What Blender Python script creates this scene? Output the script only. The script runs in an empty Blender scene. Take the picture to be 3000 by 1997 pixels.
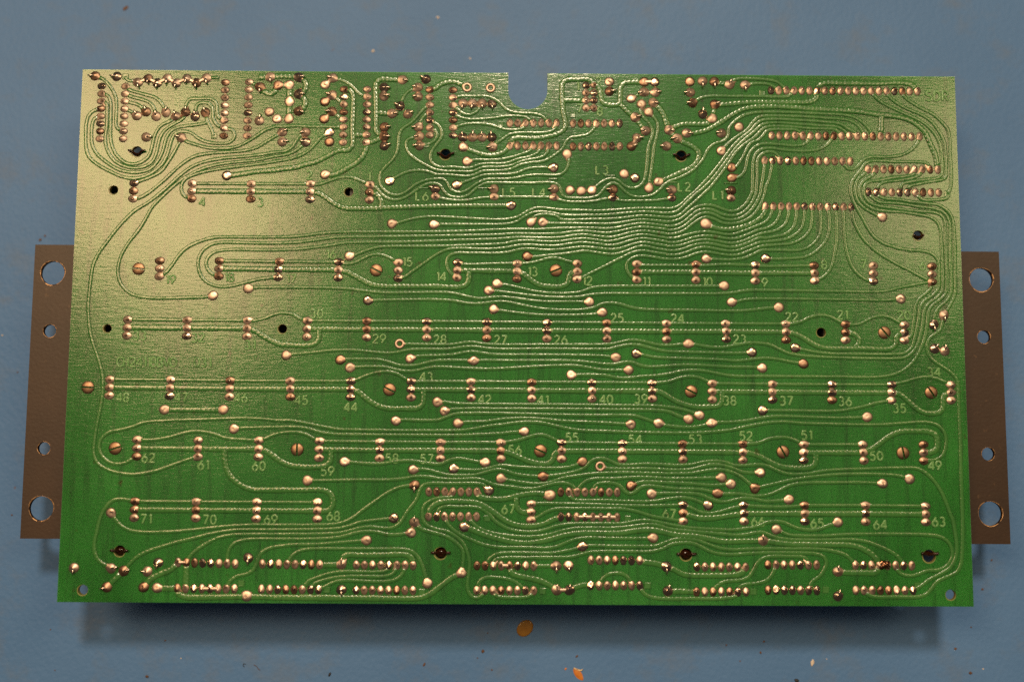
import bpy, bmesh, math, random
import numpy as np
from mathutils import Matrix, Vector

random.seed(7)
rng = np.random.default_rng(7)
S = bpy.context.scene
COL = S.collection

# ------------------------------------------------------------------ camera
BT = 0.030                                   # height of the board's upper face above the bench mat (m)
CAM_R = Matrix(((0.9999559, -0.0068351, -0.0064384), (0.0061122, 0.9943158, -0.1062951), (0.0071283, 0.1062510, 0.9943138)))
CAM_C = Vector((-0.0042699, -0.0409898, 0.3565103 + BT))
F_PX, PCX, PCY = 3300.0, 1500.0, 998.5       # focal length and centre in photograph pixels (3000 x 1997)
cam = bpy.data.cameras.new('camera')
cam.sensor_width = 36.0
cam.lens = 36.0 * F_PX / 3000.0
cam.clip_start, cam.clip_end = 0.01, 50.0
cam.dof.use_dof = True
cam.dof.focus_distance = 0.362
cam.dof.aperture_fstop = 4.0
co = bpy.data.objects.new('camera', cam)
co.matrix_world = Matrix.Translation(CAM_C) @ CAM_R.to_4x4()
COL.objects.link(co)
S.camera = co

# ------------------------------------------------------------------ light
W = bpy.data.worlds.new('World')
S.world = W
W.use_nodes = True
bg = W.node_tree.nodes['Background']
bg.inputs['Color'].default_value = (1.0, 0.80, 0.64, 1)
bg.inputs['Strength'].default_value = 0.038


def lamp(name, pos, target, size, power, colour, length=None):
    l = bpy.data.lights.new(name, 'AREA')
    l.shape = 'RECTANGLE' if length else 'DISK'
    l.size = size
    if length:
        l.size_y = length
    l.energy = power
    l.color = colour
    o = bpy.data.objects.new(name, l)
    o.location = pos
    d = Vector(target) - Vector(pos)
    o.rotation_euler = d.to_track_quat('-Z', 'Y').to_euler()
    COL.objects.link(o)
    return o


lamp('ceiling_lamp', (0.08, 1.38, 2.50), (0, 0, 0), 0.34, 40, (1.0, 0.79, 0.54))
lamp('bench_tube_lamp', (-0.77, 0.56, 1.85), (-0.05, 0, 0), 0.44, 18, (1.0, 0.64, 0.34), 0.80)
lamp('side_tube_lamp', (1.16, 0.68, 2.10), (0, 0, 0), 0.36, 9.5, (1.0, 0.70, 0.38), 0.8)
lamp('added_overhead_fill', (0.0, 0.35, 2.6), (0, 0.35, 0), 2.2, 2.0, (1.0, 0.82, 0.66))  # added soft fill overhead, no known source, brightens the solder reflections

S.view_settings.view_transform = 'Standard'
S.view_settings.look = 'None'
S.view_settings.exposure = 0.0
S.view_settings.gamma = 1.0
S.view_settings.use_curve_mapping = False
S.render.engine = 'CYCLES'
S.cycles.use_denoising = False
S.cycles.max_bounces = 6

# ------------------------------------------------------------------ pixel -> plane
TILES = {}
for r_, y_ in zip('ABCD', (180, 640, 1060, 1300)):
    for c_, x_ in zip('1234', (150, 800, 1450, 2150)):
        TILES[r_ + c_] = (x_, y_, 3.13571)
TILES['E'] = (1950, 540, 6.2714)
TILES['F'] = (1640, 590, 6.2714)
TILES['G'] = (2050, 380, 8.712)
TILES['P'] = (0, 0, 1.0)


def px(x, y, z=BT):
    d = CAM_R @ Vector(((x - PCX) / F_PX, -(y - PCY) / F_PX, -1.0))
    t = (z - CAM_C.z) / d.z
    p = CAM_C + d * t
    return (p.x, p.y)


def tp(t, x, y, z=BT):
    ox, oy, s = TILES[t]
    return px(ox + x / s, oy + y / s, z)


MM = 0.001
ZPX = 0.1087 / 3.13571 * MM                   # metres per zoom pixel on the board

# ------------------------------------------------------------------ materials


def mat(name):
    m = bpy.data.materials.new(name)
    m.use_nodes = True
    nt = m.node_tree
    b = nt.nodes['Principled BSDF']
    return m, nt, b


def N(nt, t, **kw):
    n = nt.nodes.new(t)
    for k, v in kw.items():
        if hasattr(n, k):
            setattr(n, k, v)
    return n


def mapped(nt, scale):
    g = N(nt, 'ShaderNodeNewGeometry')
    m = N(nt, 'ShaderNodeMapping')
    m.inputs['Scale'].default_value = scale
    nt.links.new(g.outputs['Position'], m.inputs['Vector'])
    return m.outputs['Vector']


def noise(nt, scale, detail=2.0, rough=0.5):
    n = N(nt, 'ShaderNodeTexNoise')
    n.inputs['Scale'].default_value = 1.0
    n.inputs['Detail'].default_value = detail
    n.inputs['Roughness'].default_value = rough
    nt.links.new(mapped(nt, scale), n.inputs['Vector'])
    return n.outputs['Fac']


def ramp(nt, fac, stops):
    r = N(nt, 'ShaderNodeValToRGB')
    e = r.color_ramp.elements
    while len(e) < len(stops):
        e.new(0.5)
    for el, (p, c) in zip(e, stops):
        el.position = p
        el.color = (c[0], c[1], c[2], 1) if len(c) == 3 else c
    nt.links.new(fac, r.inputs['Fac'])
    return r.outputs['Color']


def mix(nt, fac, a, b, mode='MIX'):
    m = N(nt, 'ShaderNodeMix', data_type='RGBA', blend_type=mode)
    for sock, v in ((m.inputs[0], fac), (m.inputs[6], a), (m.inputs[7], b)):
        if hasattr(v, 'links'):
            nt.links.new(v, sock)
        elif isinstance(v, (int, float)):
            sock.default_value = v
        else:
            sock.default_value = (*v, 1)
    return m.outputs[2]


def bump(nt, b, height, strength, dist, prev=None):
    n = N(nt, 'ShaderNodeBump')
    n.inputs['Strength'].default_value = strength
    n.inputs['Distance'].default_value = dist
    nt.links.new(height, n.inputs['Height'])
    if prev is not None:
        nt.links.new(prev, n.inputs['Normal'])
    nt.links.new(n.outputs['Normal'], b.inputs['Normal'])
    return n.outputs['Normal']


def mask_material(name, dark, light, weave, rough, spec=0.5):
    """solder mask over glass weave: two greens, brown flux stains, weave relief"""
    m, nt, b = mat(name)
    c = ramp(nt, noise(nt, (38, 30, 1), 3), [(0.30, dark), (0.70, light)])
    streak = ramp(nt, noise(nt, (420, 36, 1), 3, 0.6), [(0.50, (0, 0, 0)), (0.76, (1, 1, 1))])
    c = mix(nt, streak, c, tuple(0.72 * v + 0.008 for v in dark))
    spots = ramp(nt, noise(nt, (260, 200, 1), 2, 0.5), [(0.70, (0, 0, 0)), (0.80, (0.75, 0.75, 0.75))])
    c = mix(nt, spots, c, (0.050, 0.026, 0.008))
    nt.links.new(c, b.inputs['Base Color'])
    b.inputs['Roughness'].default_value = rough
    b.inputs['IOR'].default_value = 1.52
    b.inputs['Specular IOR Level'].default_value = spec
    n1 = bump(nt, b, noise(nt, (330, 2150, 1), 1.5, 0.6), weave, 0.00014)
    n2 = bump(nt, b, noise(nt, (260, 900, 1), 2.0, 0.6), weave * 1.15, 0.00014, n1)
    bump(nt, b, noise(nt, (3800, 4800, 1), 0.0), weave * 0.9, 0.00006, n2)
    return m


M_MASK = mask_material('green_solder_mask', (0.021, 0.148, 0.024), (0.040, 0.240, 0.044), 0.15, 0.17)
b = M_MASK.node_tree.nodes['Principled BSDF']      # the glass-fibre sheet lets light spread sideways
b.inputs['Subsurface Weight'].default_value = 0.75
b.inputs['Subsurface Radius'].default_value = (0.6, 1.0, 0.6)
b.inputs['Subsurface Scale'].default_value = 0.004
M_TRACE = mask_material('green_mask_over_copper', (0.040, 0.168, 0.036), (0.068, 0.222, 0.052), 0.22, 0.21, 0.72)
M_TEXT = mask_material('green_mask_over_lettering', (0.125, 0.310, 0.100), (0.170, 0.390, 0.140), 0.24, 0.22, 0.5)  # paler than the traces: sparkle on the strokes is put into the colour

M_FIBRE, nt, b = mat('cut_glass_fibre_edge')
c = ramp(nt, noise(nt, (900, 900, 3000), 3), [(0.3, (0.20, 0.17, 0.05)), (0.7, (0.34, 0.31, 0.11))])
nt.links.new(c, b.inputs['Base Color'])
b.inputs['Roughness'].default_value = 0.55


def solder(name, a, c2, rough):
    m, nt, b = mat(name)
    c = ramp(nt, noise(nt, (900, 900, 900), 3, 0.6), [(0.3, a), (0.7, c2)])
    nt.links.new(c, b.inputs['Base Color'])
    b.inputs['Metallic'].default_value = 1.0
    r = N(nt, 'ShaderNodeMapRange')
    r.inputs['To Min'].default_value = rough - 0.10
    r.inputs['To Max'].default_value = rough + 0.12
    nt.links.new(noise(nt, (600, 600, 600), 3), r.inputs['Value'])
    nt.links.new(r.outputs['Result'], b.inputs['Roughness'])
    bump(nt, b, noise(nt, (1500, 1500, 1500), 3), 0.12, 0.0001)
    return m


M_SOLDER = [solder('tin_lead_solder', (0.54, 0.41, 0.33), (0.65, 0.51, 0.42), 0.42),
            solder('grainy_tin_lead_solder', (0.47, 0.35, 0.275), (0.58, 0.45, 0.36), 0.48),
            solder('bright_tin_lead_solder', (0.56, 0.435, 0.345), (0.68, 0.54, 0.44), 0.24),
            solder('flux_stained_solder', (0.28, 0.175, 0.12), (0.40, 0.265, 0.19), 0.40)]
M_LEAD = solder('tinned_wire', (0.72, 0.60, 0.50), (0.86, 0.74, 0.63), 0.26)
M_SCREW = solder('brassy_screw_steel', (0.27, 0.165, 0.10), (0.38, 0.245, 0.16), 0.44)
M_PIN = solder('dark_pin_end', (0.16, 0.09, 0.06), (0.30, 0.19, 0.13), 0.34)

M_PLATE, nt, b = mat('brown_painted_steel')
c = ramp(nt, noise(nt, (60, 60, 60), 4, 0.6), [(0.3, (0.028, 0.014, 0.008)), (0.72, (0.043, 0.022, 0.012))])
scr = ramp(nt, noise(nt, (420, 420, 420), 5, 0.7), [(0.64, (0, 0, 0)), (0.72, (0.5, 0.5, 0.5))])
c = mix(nt, scr, c, (0.15, 0.085, 0.045))
nt.links.new(c, b.inputs['Base Color'])
b.inputs['Roughness'].default_value = 0.45
b.inputs['Specular IOR Level'].default_value = 0.45
bump(nt, b, noise(nt, (900, 900, 900), 3), 0.12, 0.0003)

M_RIM, nt, b = mat('worn_bare_steel_rim')
c = ramp(nt, noise(nt, (500, 500, 500), 4, 0.7), [(0.42, (0.045, 0.026, 0.015)), (0.54, (0.55, 0.34, 0.18))])
nt.links.new(c, b.inputs['Base Color'])
b.inputs['Metallic'].default_value = 0.6
b.inputs['Roughness'].default_value = 0.4

M_CLIP, nt, b = mat('dark_brown_plastic')
c = ramp(nt, noise(nt, (300, 300, 300), 2), [(0.3, (0.014, 0.004, 0.002)), (0.7, (0.034, 0.010, 0.005))])
nt.links.new(c, b.inputs['Base Color'])
b.inputs['Roughness'].default_value = 0.16

M_KEY, nt, b = mat('grey_key_plastic')
c = ramp(nt, noise(nt, (200, 200, 200), 2), [(0.3, (0.020, 0.019, 0.018)), (0.7, (0.034, 0.032, 0.030))])
nt.links.new(c, b.inputs['Base Color'])
b.inputs['Roughness'].default_value = 0.5

M_MAT, nt, b = mat('blue_rubber_bench_mat')
c = ramp(nt, noise(nt, (9, 9, 9), 4, 0.6), [(0.30, (0.080, 0.192, 0.430)), (0.72, (0.106, 0.234, 0.500))])
dirt = ramp(nt, noise(nt, (60, 60, 60), 5, 0.7), [(0.52, (0, 0, 0)), (0.80, (0.6, 0.6, 0.6))])
c = mix(nt, dirt, c, (0.15, 0.19, 0.26))
spk = ramp(nt, noise(nt, (190, 190, 190), 3, 0.55), [(0.735, (0, 0, 0)), (0.79, (0.7, 0.7, 0.7))])
c = mix(nt, spk, c, (0.14, 0.075, 0.05))
nt.links.new(c, b.inputs['Base Color'])
b.inputs['Roughness'].default_value = 0.5
b.inputs['Specular IOR Level'].default_value = 0.22
v = N(nt, 'ShaderNodeTexVoronoi', feature='SMOOTH_F1')
v.inputs['Scale'].default_value = 1.0
nt.links.new(mapped(nt, (760, 620, 700)), v.inputs['Vector'])
n1 = bump(nt, b, v.outputs['Distance'], 0.20, 0.0006)
bump(nt, b, noise(nt, (1100, 1100, 1100), 3, 0.6), 0.22, 0.0004, n1)


def flat_mat(name, a, c2, rough, s=900, trans=0.0):
    m, nt, b = mat(name)
    c = ramp(nt, noise(nt, (s, s, s), 3), [(0.3, a), (0.7, c2)])
    nt.links.new(c, b.inputs['Base Color'])
    b.inputs['Roughness'].default_value = rough
    b.inputs['Transmission Weight'].default_value = trans
    return m


M_ORANGE = flat_mat('orange_flake', (0.52, 0.16, 0.02), (0.70, 0.26, 0.04), 0.5)
M_STRAW = flat_mat('pale_straw', (0.75, 0.55, 0.26), (0.85, 0.66, 0.36), 0.5)
M_BROWN = flat_mat('brown_crumb', (0.09, 0.045, 0.025), (0.17, 0.085, 0.045), 0.7)
M_DARK = flat_mat('dark_fibre', (0.012, 0.012, 0.014), (0.03, 0.026, 0.024), 0.6)
M_WHITE = flat_mat('pale_chip', (0.60, 0.52, 0.44), (0.74, 0.66, 0.58), 0.5)
M_AMBER = flat_mat('amber_resin', (0.30, 0.145, 0.012), (0.36, 0.19, 0.022), 0.12, 500)

# ------------------------------------------------------------------ object helpers


def mesh_obj(name, verts, faces, material, parent=None, smooth=True, mats=None, idx=None):
    me = bpy.data.meshes.new(name)
    me.from_pydata([tuple(v) for v in verts], [], faces)
    for m_ in (mats or [material]):
        me.materials.append(m_)
    if idx is not None:
        me.polygons.foreach_set('material_index', idx)
    me.polygons.foreach_set('use_smooth', [smooth] * len(me.polygons))
    me.update()
    o = bpy.data.objects.new(name, me)
    COL.objects.link(o)
    if parent:
        o.parent = parent
    return o


def tag(o, label, cat=None, group=None, kind=None):
    if label:
        o['label'] = label
    if cat:
        o['category'] = cat
    if group:
        o['group'] = group
    if kind:
        o['kind'] = kind
    return o


def filled(name, loops, z0, z1, mats, parent=None, bevel=0.0):
    """a flat sheet with holes: outer loop and hole loops, top face mats[0], edges mats[1]"""
    cu = bpy.data.curves.new(name, 'CURVE')
    cu.dimensions = '2D'
    cu.fill_mode = 'BOTH'
    cu.extrude = (z1 - z0) / 2
    for lp in loops:
        sp = cu.splines.new('POLY')
        sp.points.add(len(lp) - 1)
        for p, q in zip(sp.points, lp):
            p.co = (q[0], q[1], 0, 1)
        sp.use_cyclic_u = True
    t = bpy.data.objects.new(name + '_outline', cu)
    COL.objects.link(t)
    dg = bpy.context.evaluated_depsgraph_get()
    me = bpy.data.meshes.new_from_object(t.evaluated_get(dg))
    bpy.data.objects.remove(t)
    bpy.data.curves.remove(cu)
    me.transform(Matrix.Translation((0, 0, (z0 + z1) / 2)))
    me.materials.clear()
    for m_ in mats:
        me.materials.append(m_)
    me.update()
    for p in me.polygons:
        p.use_smooth = False
        p.material_index = 0 if abs(p.normal.z) > 0.5 else min(1, len(mats) - 1)
    me.name = name
    o = bpy.data.objects.new(name, me)
    COL.objects.link(o)
    o.parent = parent
    return o


def circle(c, r, n=28, ph=0.0):
    return [(c[0] + r * math.cos(ph + 2 * math.pi * i / n), c[1] + r * math.sin(ph + 2 * math.pi * i / n)) for i in range(n)]


# ------------------------------------------------------------------ the setting
m = 1.4
mo = mesh_obj('bench_mat', [(-m, -m, 0), (m, -m, 0), (m, m, 0), (-m, m, 0)], [(0, 1, 2, 3)], M_MAT, smooth=False)
tag(mo, 'blue grained rubber bench mat', kind='structure')

THING = bpy.data.objects.new('keyboard_circuit_board', None)
COL.objects.link(THING)
THING.empty_display_size = 0.05
tag(THING, 'green keyboard circuit board lying solder side up, screwed to a brown metal plate', 'circuit board')

# ------------------------------------------------------------------ board data, read off the photograph
#  joints: tile kind x,y[,...]   R round, B big round, L round with bent lead (angle, 0 right, 90 down),
#  S three switch pins (top, bottom), I row of chip pins (first, last, count), J the same for the wide sockets,
#  C small connector pins, H eyelet, D lamp pad pair
JOINTS = '''
A1 L 403,135,180 603,140,180 797,195,95 890,160,100 975,200,95 1068,158,95 1150,200,95 1247,160,90 1335,198,90 1425,155,100
A1 L 787,500,250 873,465,260 965,505,265 1055,470,270 1145,505,250 1235,467,270 1322,507,270 1416,470,265 873,697,0 1195,700,190
A1 I 465,228,447,712,8 683,230,660,712,8 1600,195,1585,685,8 1818,190,1800,685,8
A1 L 1918,235,95 2012,145,80 1912,545,270
A1 R 2085,220 2005,465 2075,530 1612,1050
A1 S 760,1118,752,1262 1297,1122,1290,1262 1838,1125,1833,1265
A2 L 235,145,0 233,300,0 233,460,0 548,153,180 542,310,180 540,460,180 85,650,330 85,740,0 300,650,180 300,740,180
A2 R 150,215 150,370 145,530 478,215 475,372 470,530 517,650 517,740 475,1040 1068,1100 1685,1135 1090,1490 1475,1498 1780,918 1745,787
A2 I 653,258,643,745,8 866,258,857,745,8 1440,262,1440,680,7 1653,264,1653,680,7
A2 L 1190,170,0 1405,165,200 1020,240,0 1018,320,0 1330,240,190 1332,325,180 1165,412,200 1095,480,0 1240,485,330 1022,605,0 1022,690,0 1022,775,0
A2 L 1335,605,180 1345,690,180 1345,775,180 1745,385,90 1833,387,90 1920,387,90 2012,390,90 1743,697,270 1833,697,270 1920,697,270 2010,697,270 2015,790,180
A2 H 1783,240 1998,245
A2 S 345,1125,340,1268 890,1130,885,1272
A2 L 1490,1170,190 2030,1172,180
A2 D 1490,1240 2030,1243
A3 I 137,567,567,567,7 137,775,567,775,7 717,570,1145,570,7 717,782,1147,780,7
A3 C 837,222 912,215 835,292 910,290 837,360 910,358 837,430 910,430
A3 R 1052,188 1372,190 1468,190 1250,343 1345,393 1412,465 1790,187 1998,530 2077,822 663,850 540,975 1187,1033 1287,1070 1500,1105 1415,1165 690,1183 793,1190 888,1185 2175,975 2175,1070 150,1322 330,1477 437,1475
A3 B 1937,1490
A3 L 1052,277,0 1370,283,180 1475,285,0 1455,380,0 1907,182,95 2015,187,95 2155,215,270 1793,287,180 1815,383,180 2020,395,330 1910,485,270 1290,515,350 1385,640,200 1305,705,0 1255,780,350 1600,632,0 1675,708,180 1575,780,190 1760,658,0 2080,660,190
A3 L 545,1170,190 1083,1178,190 1625,1180,180 2170,1187,185
A3 D 543,1248 1085,1250 1625,1253 2168,1255
A4 L 102,218,90
A4 J 340,268,1687,275,20 347,682,1705,692,20
A4 I 282,910,1070,918,12 290,1330,1080,1338,12 1232,990,1873,993,10 1237,1200,1882,1205,10
A4 R 47,603 1365,1430
B1 S 998,388,993,532 1545,390,1540,532 703,928,695,1075 1250,933,1245,1078 1803,935,1797,1082
B1 R 1487,708 1808,643
B2 S 58,395,45,540 603,400,598,543 1152,405,1148,550 1695,405,1690,545 315,938,310,1087 862,942,860,1092 1412,945,1412,1095 1965,950,1963,1098
B2 R 700,345 1980,660 2058,597 870,752 2025,832 120,1255 617,1297 705,1368 1260,1285 1842,1305
B2 H 1163,1150
B3 R 295,347 1940,370 2108,617 868,765 988,860 2175,768 1778,1148 1113,1275 1297,1240 1230,1390 700,1437
B3 S 205,413,203,555 757,413,755,558 1303,417,1303,563 1847,420,1847,565 480,955,477,1103 1028,958,1030,1105 1575,963,1578,1110 2120,965,2127,1108
B4 R 290,367 1535,737 415,815 563,1187 167,1228 640,1333 263,1372
B4 S 197,427,198,573 737,432,742,572 1282,433,1282,577 1820,440,1820,583 478,967,480,1115 1027,972,1027,1117 1567,977,1568,1120
B4 L 1928,887,80 1837,975,80 1845,1195,300 1938,1215,270
C1 S 540,160,533,308 1097,163,1087,312 1645,170,1637,318 790,713,785,867 1350,720,1347,870 1908,720,1902,872 770,1278,763,1430 1332,1282,1327,1433 1890,1285,1883,1438
C1 R 1038,437 1583,437 1677,613 550,1383
C2 S 158,173,160,320 715,175,712,323 1270,178,1267,327 1820,180,1820,328 428,725,422,880 982,733,978,883 1540,737,1537,885 2093,740,2093,888 410,1288,405,1440
C2 R 1508,367 1575,450 1125,540 1697,562 655,915 1285,987 1657,980 1950,922 315,1087 2090,1068 1985,1180 1110,1433 1755,1515
C2 L 1300,1130,90 1297,1470,270
C2 I 1430,1190,1873,1190,7 1427,1418,1870,1418,7
C3 S 338,185,338,335 892,188,892,338 1443,192,1445,338 1997,197,1997,345 613,740,613,890 1172,745,1170,893 1723,750,1727,895 335,1303,333,1452 1730,1310,1730,1462
C3 R 1880,490 1780,525 1505,562 1250,572 1992,560 270,637 805,915 443,1050 2083,1060 2170,1120 1250,1135 1437,1210 2045,1205 1960,1318
C3 B 505,1223
C3 H 967,958
C3 I 605,1192,1123,1195,8 605,1420,1122,1425,8
C4 S 353,203,355,347 903,207,902,350 1450,208,1450,353 1993,210,1997,352 82,752,83,902 643,757,642,903 1185,757,1195,905 1742,757,1745,907 90,1315,95,1463 650,1315,653,1465 1210,1315,1210,1467 1760,1323,1765,1470
C4 R 262,445 1228,505 245,1015 193,1160 1367,1115 1617,1073 507,1262 957,1470 390,1535
D1 L 208,1138,90 550,1140,350 665,1165,350 883,1170,190 983,1090,95 510,1315,170 1810,1045,90
D1 R 848,1315 973,1320
D1 B 1797,1393
D1 I 1167,1085,1690,1100,8 1160,1325,1682,1330,8 1940,1100,2465,1108,8 1930,1335,2456,1338,8
D2 R 860,883 1268,813 1418,1280 1730,1183
D2 L 628,1105,270 628,1338,90
D2 I 765,1110,1288,1112,8 762,1342,1285,1343,8 1873,1115,2395,1118,8 1870,1342,2395,1345,8
D3 R 803,940 1455,862
D3 L 563,1118,80 677,1117,80 568,1340,280 683,1340,270 1575,1125,90 1587,1350,280
D3 I 882,1065,1330,1068,7 882,1298,1332,1298,7 1855,1127,2303,1130,7 1853,1357,2308,1357,7
D4 L 268,885,270 955,1170,280 958,1395,280
D4 I 313,1108,760,1110,7 315,1340,763,1342,7 1117,1112,1635,1115,8 1122,1342,1647,1345,8
'''

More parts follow.
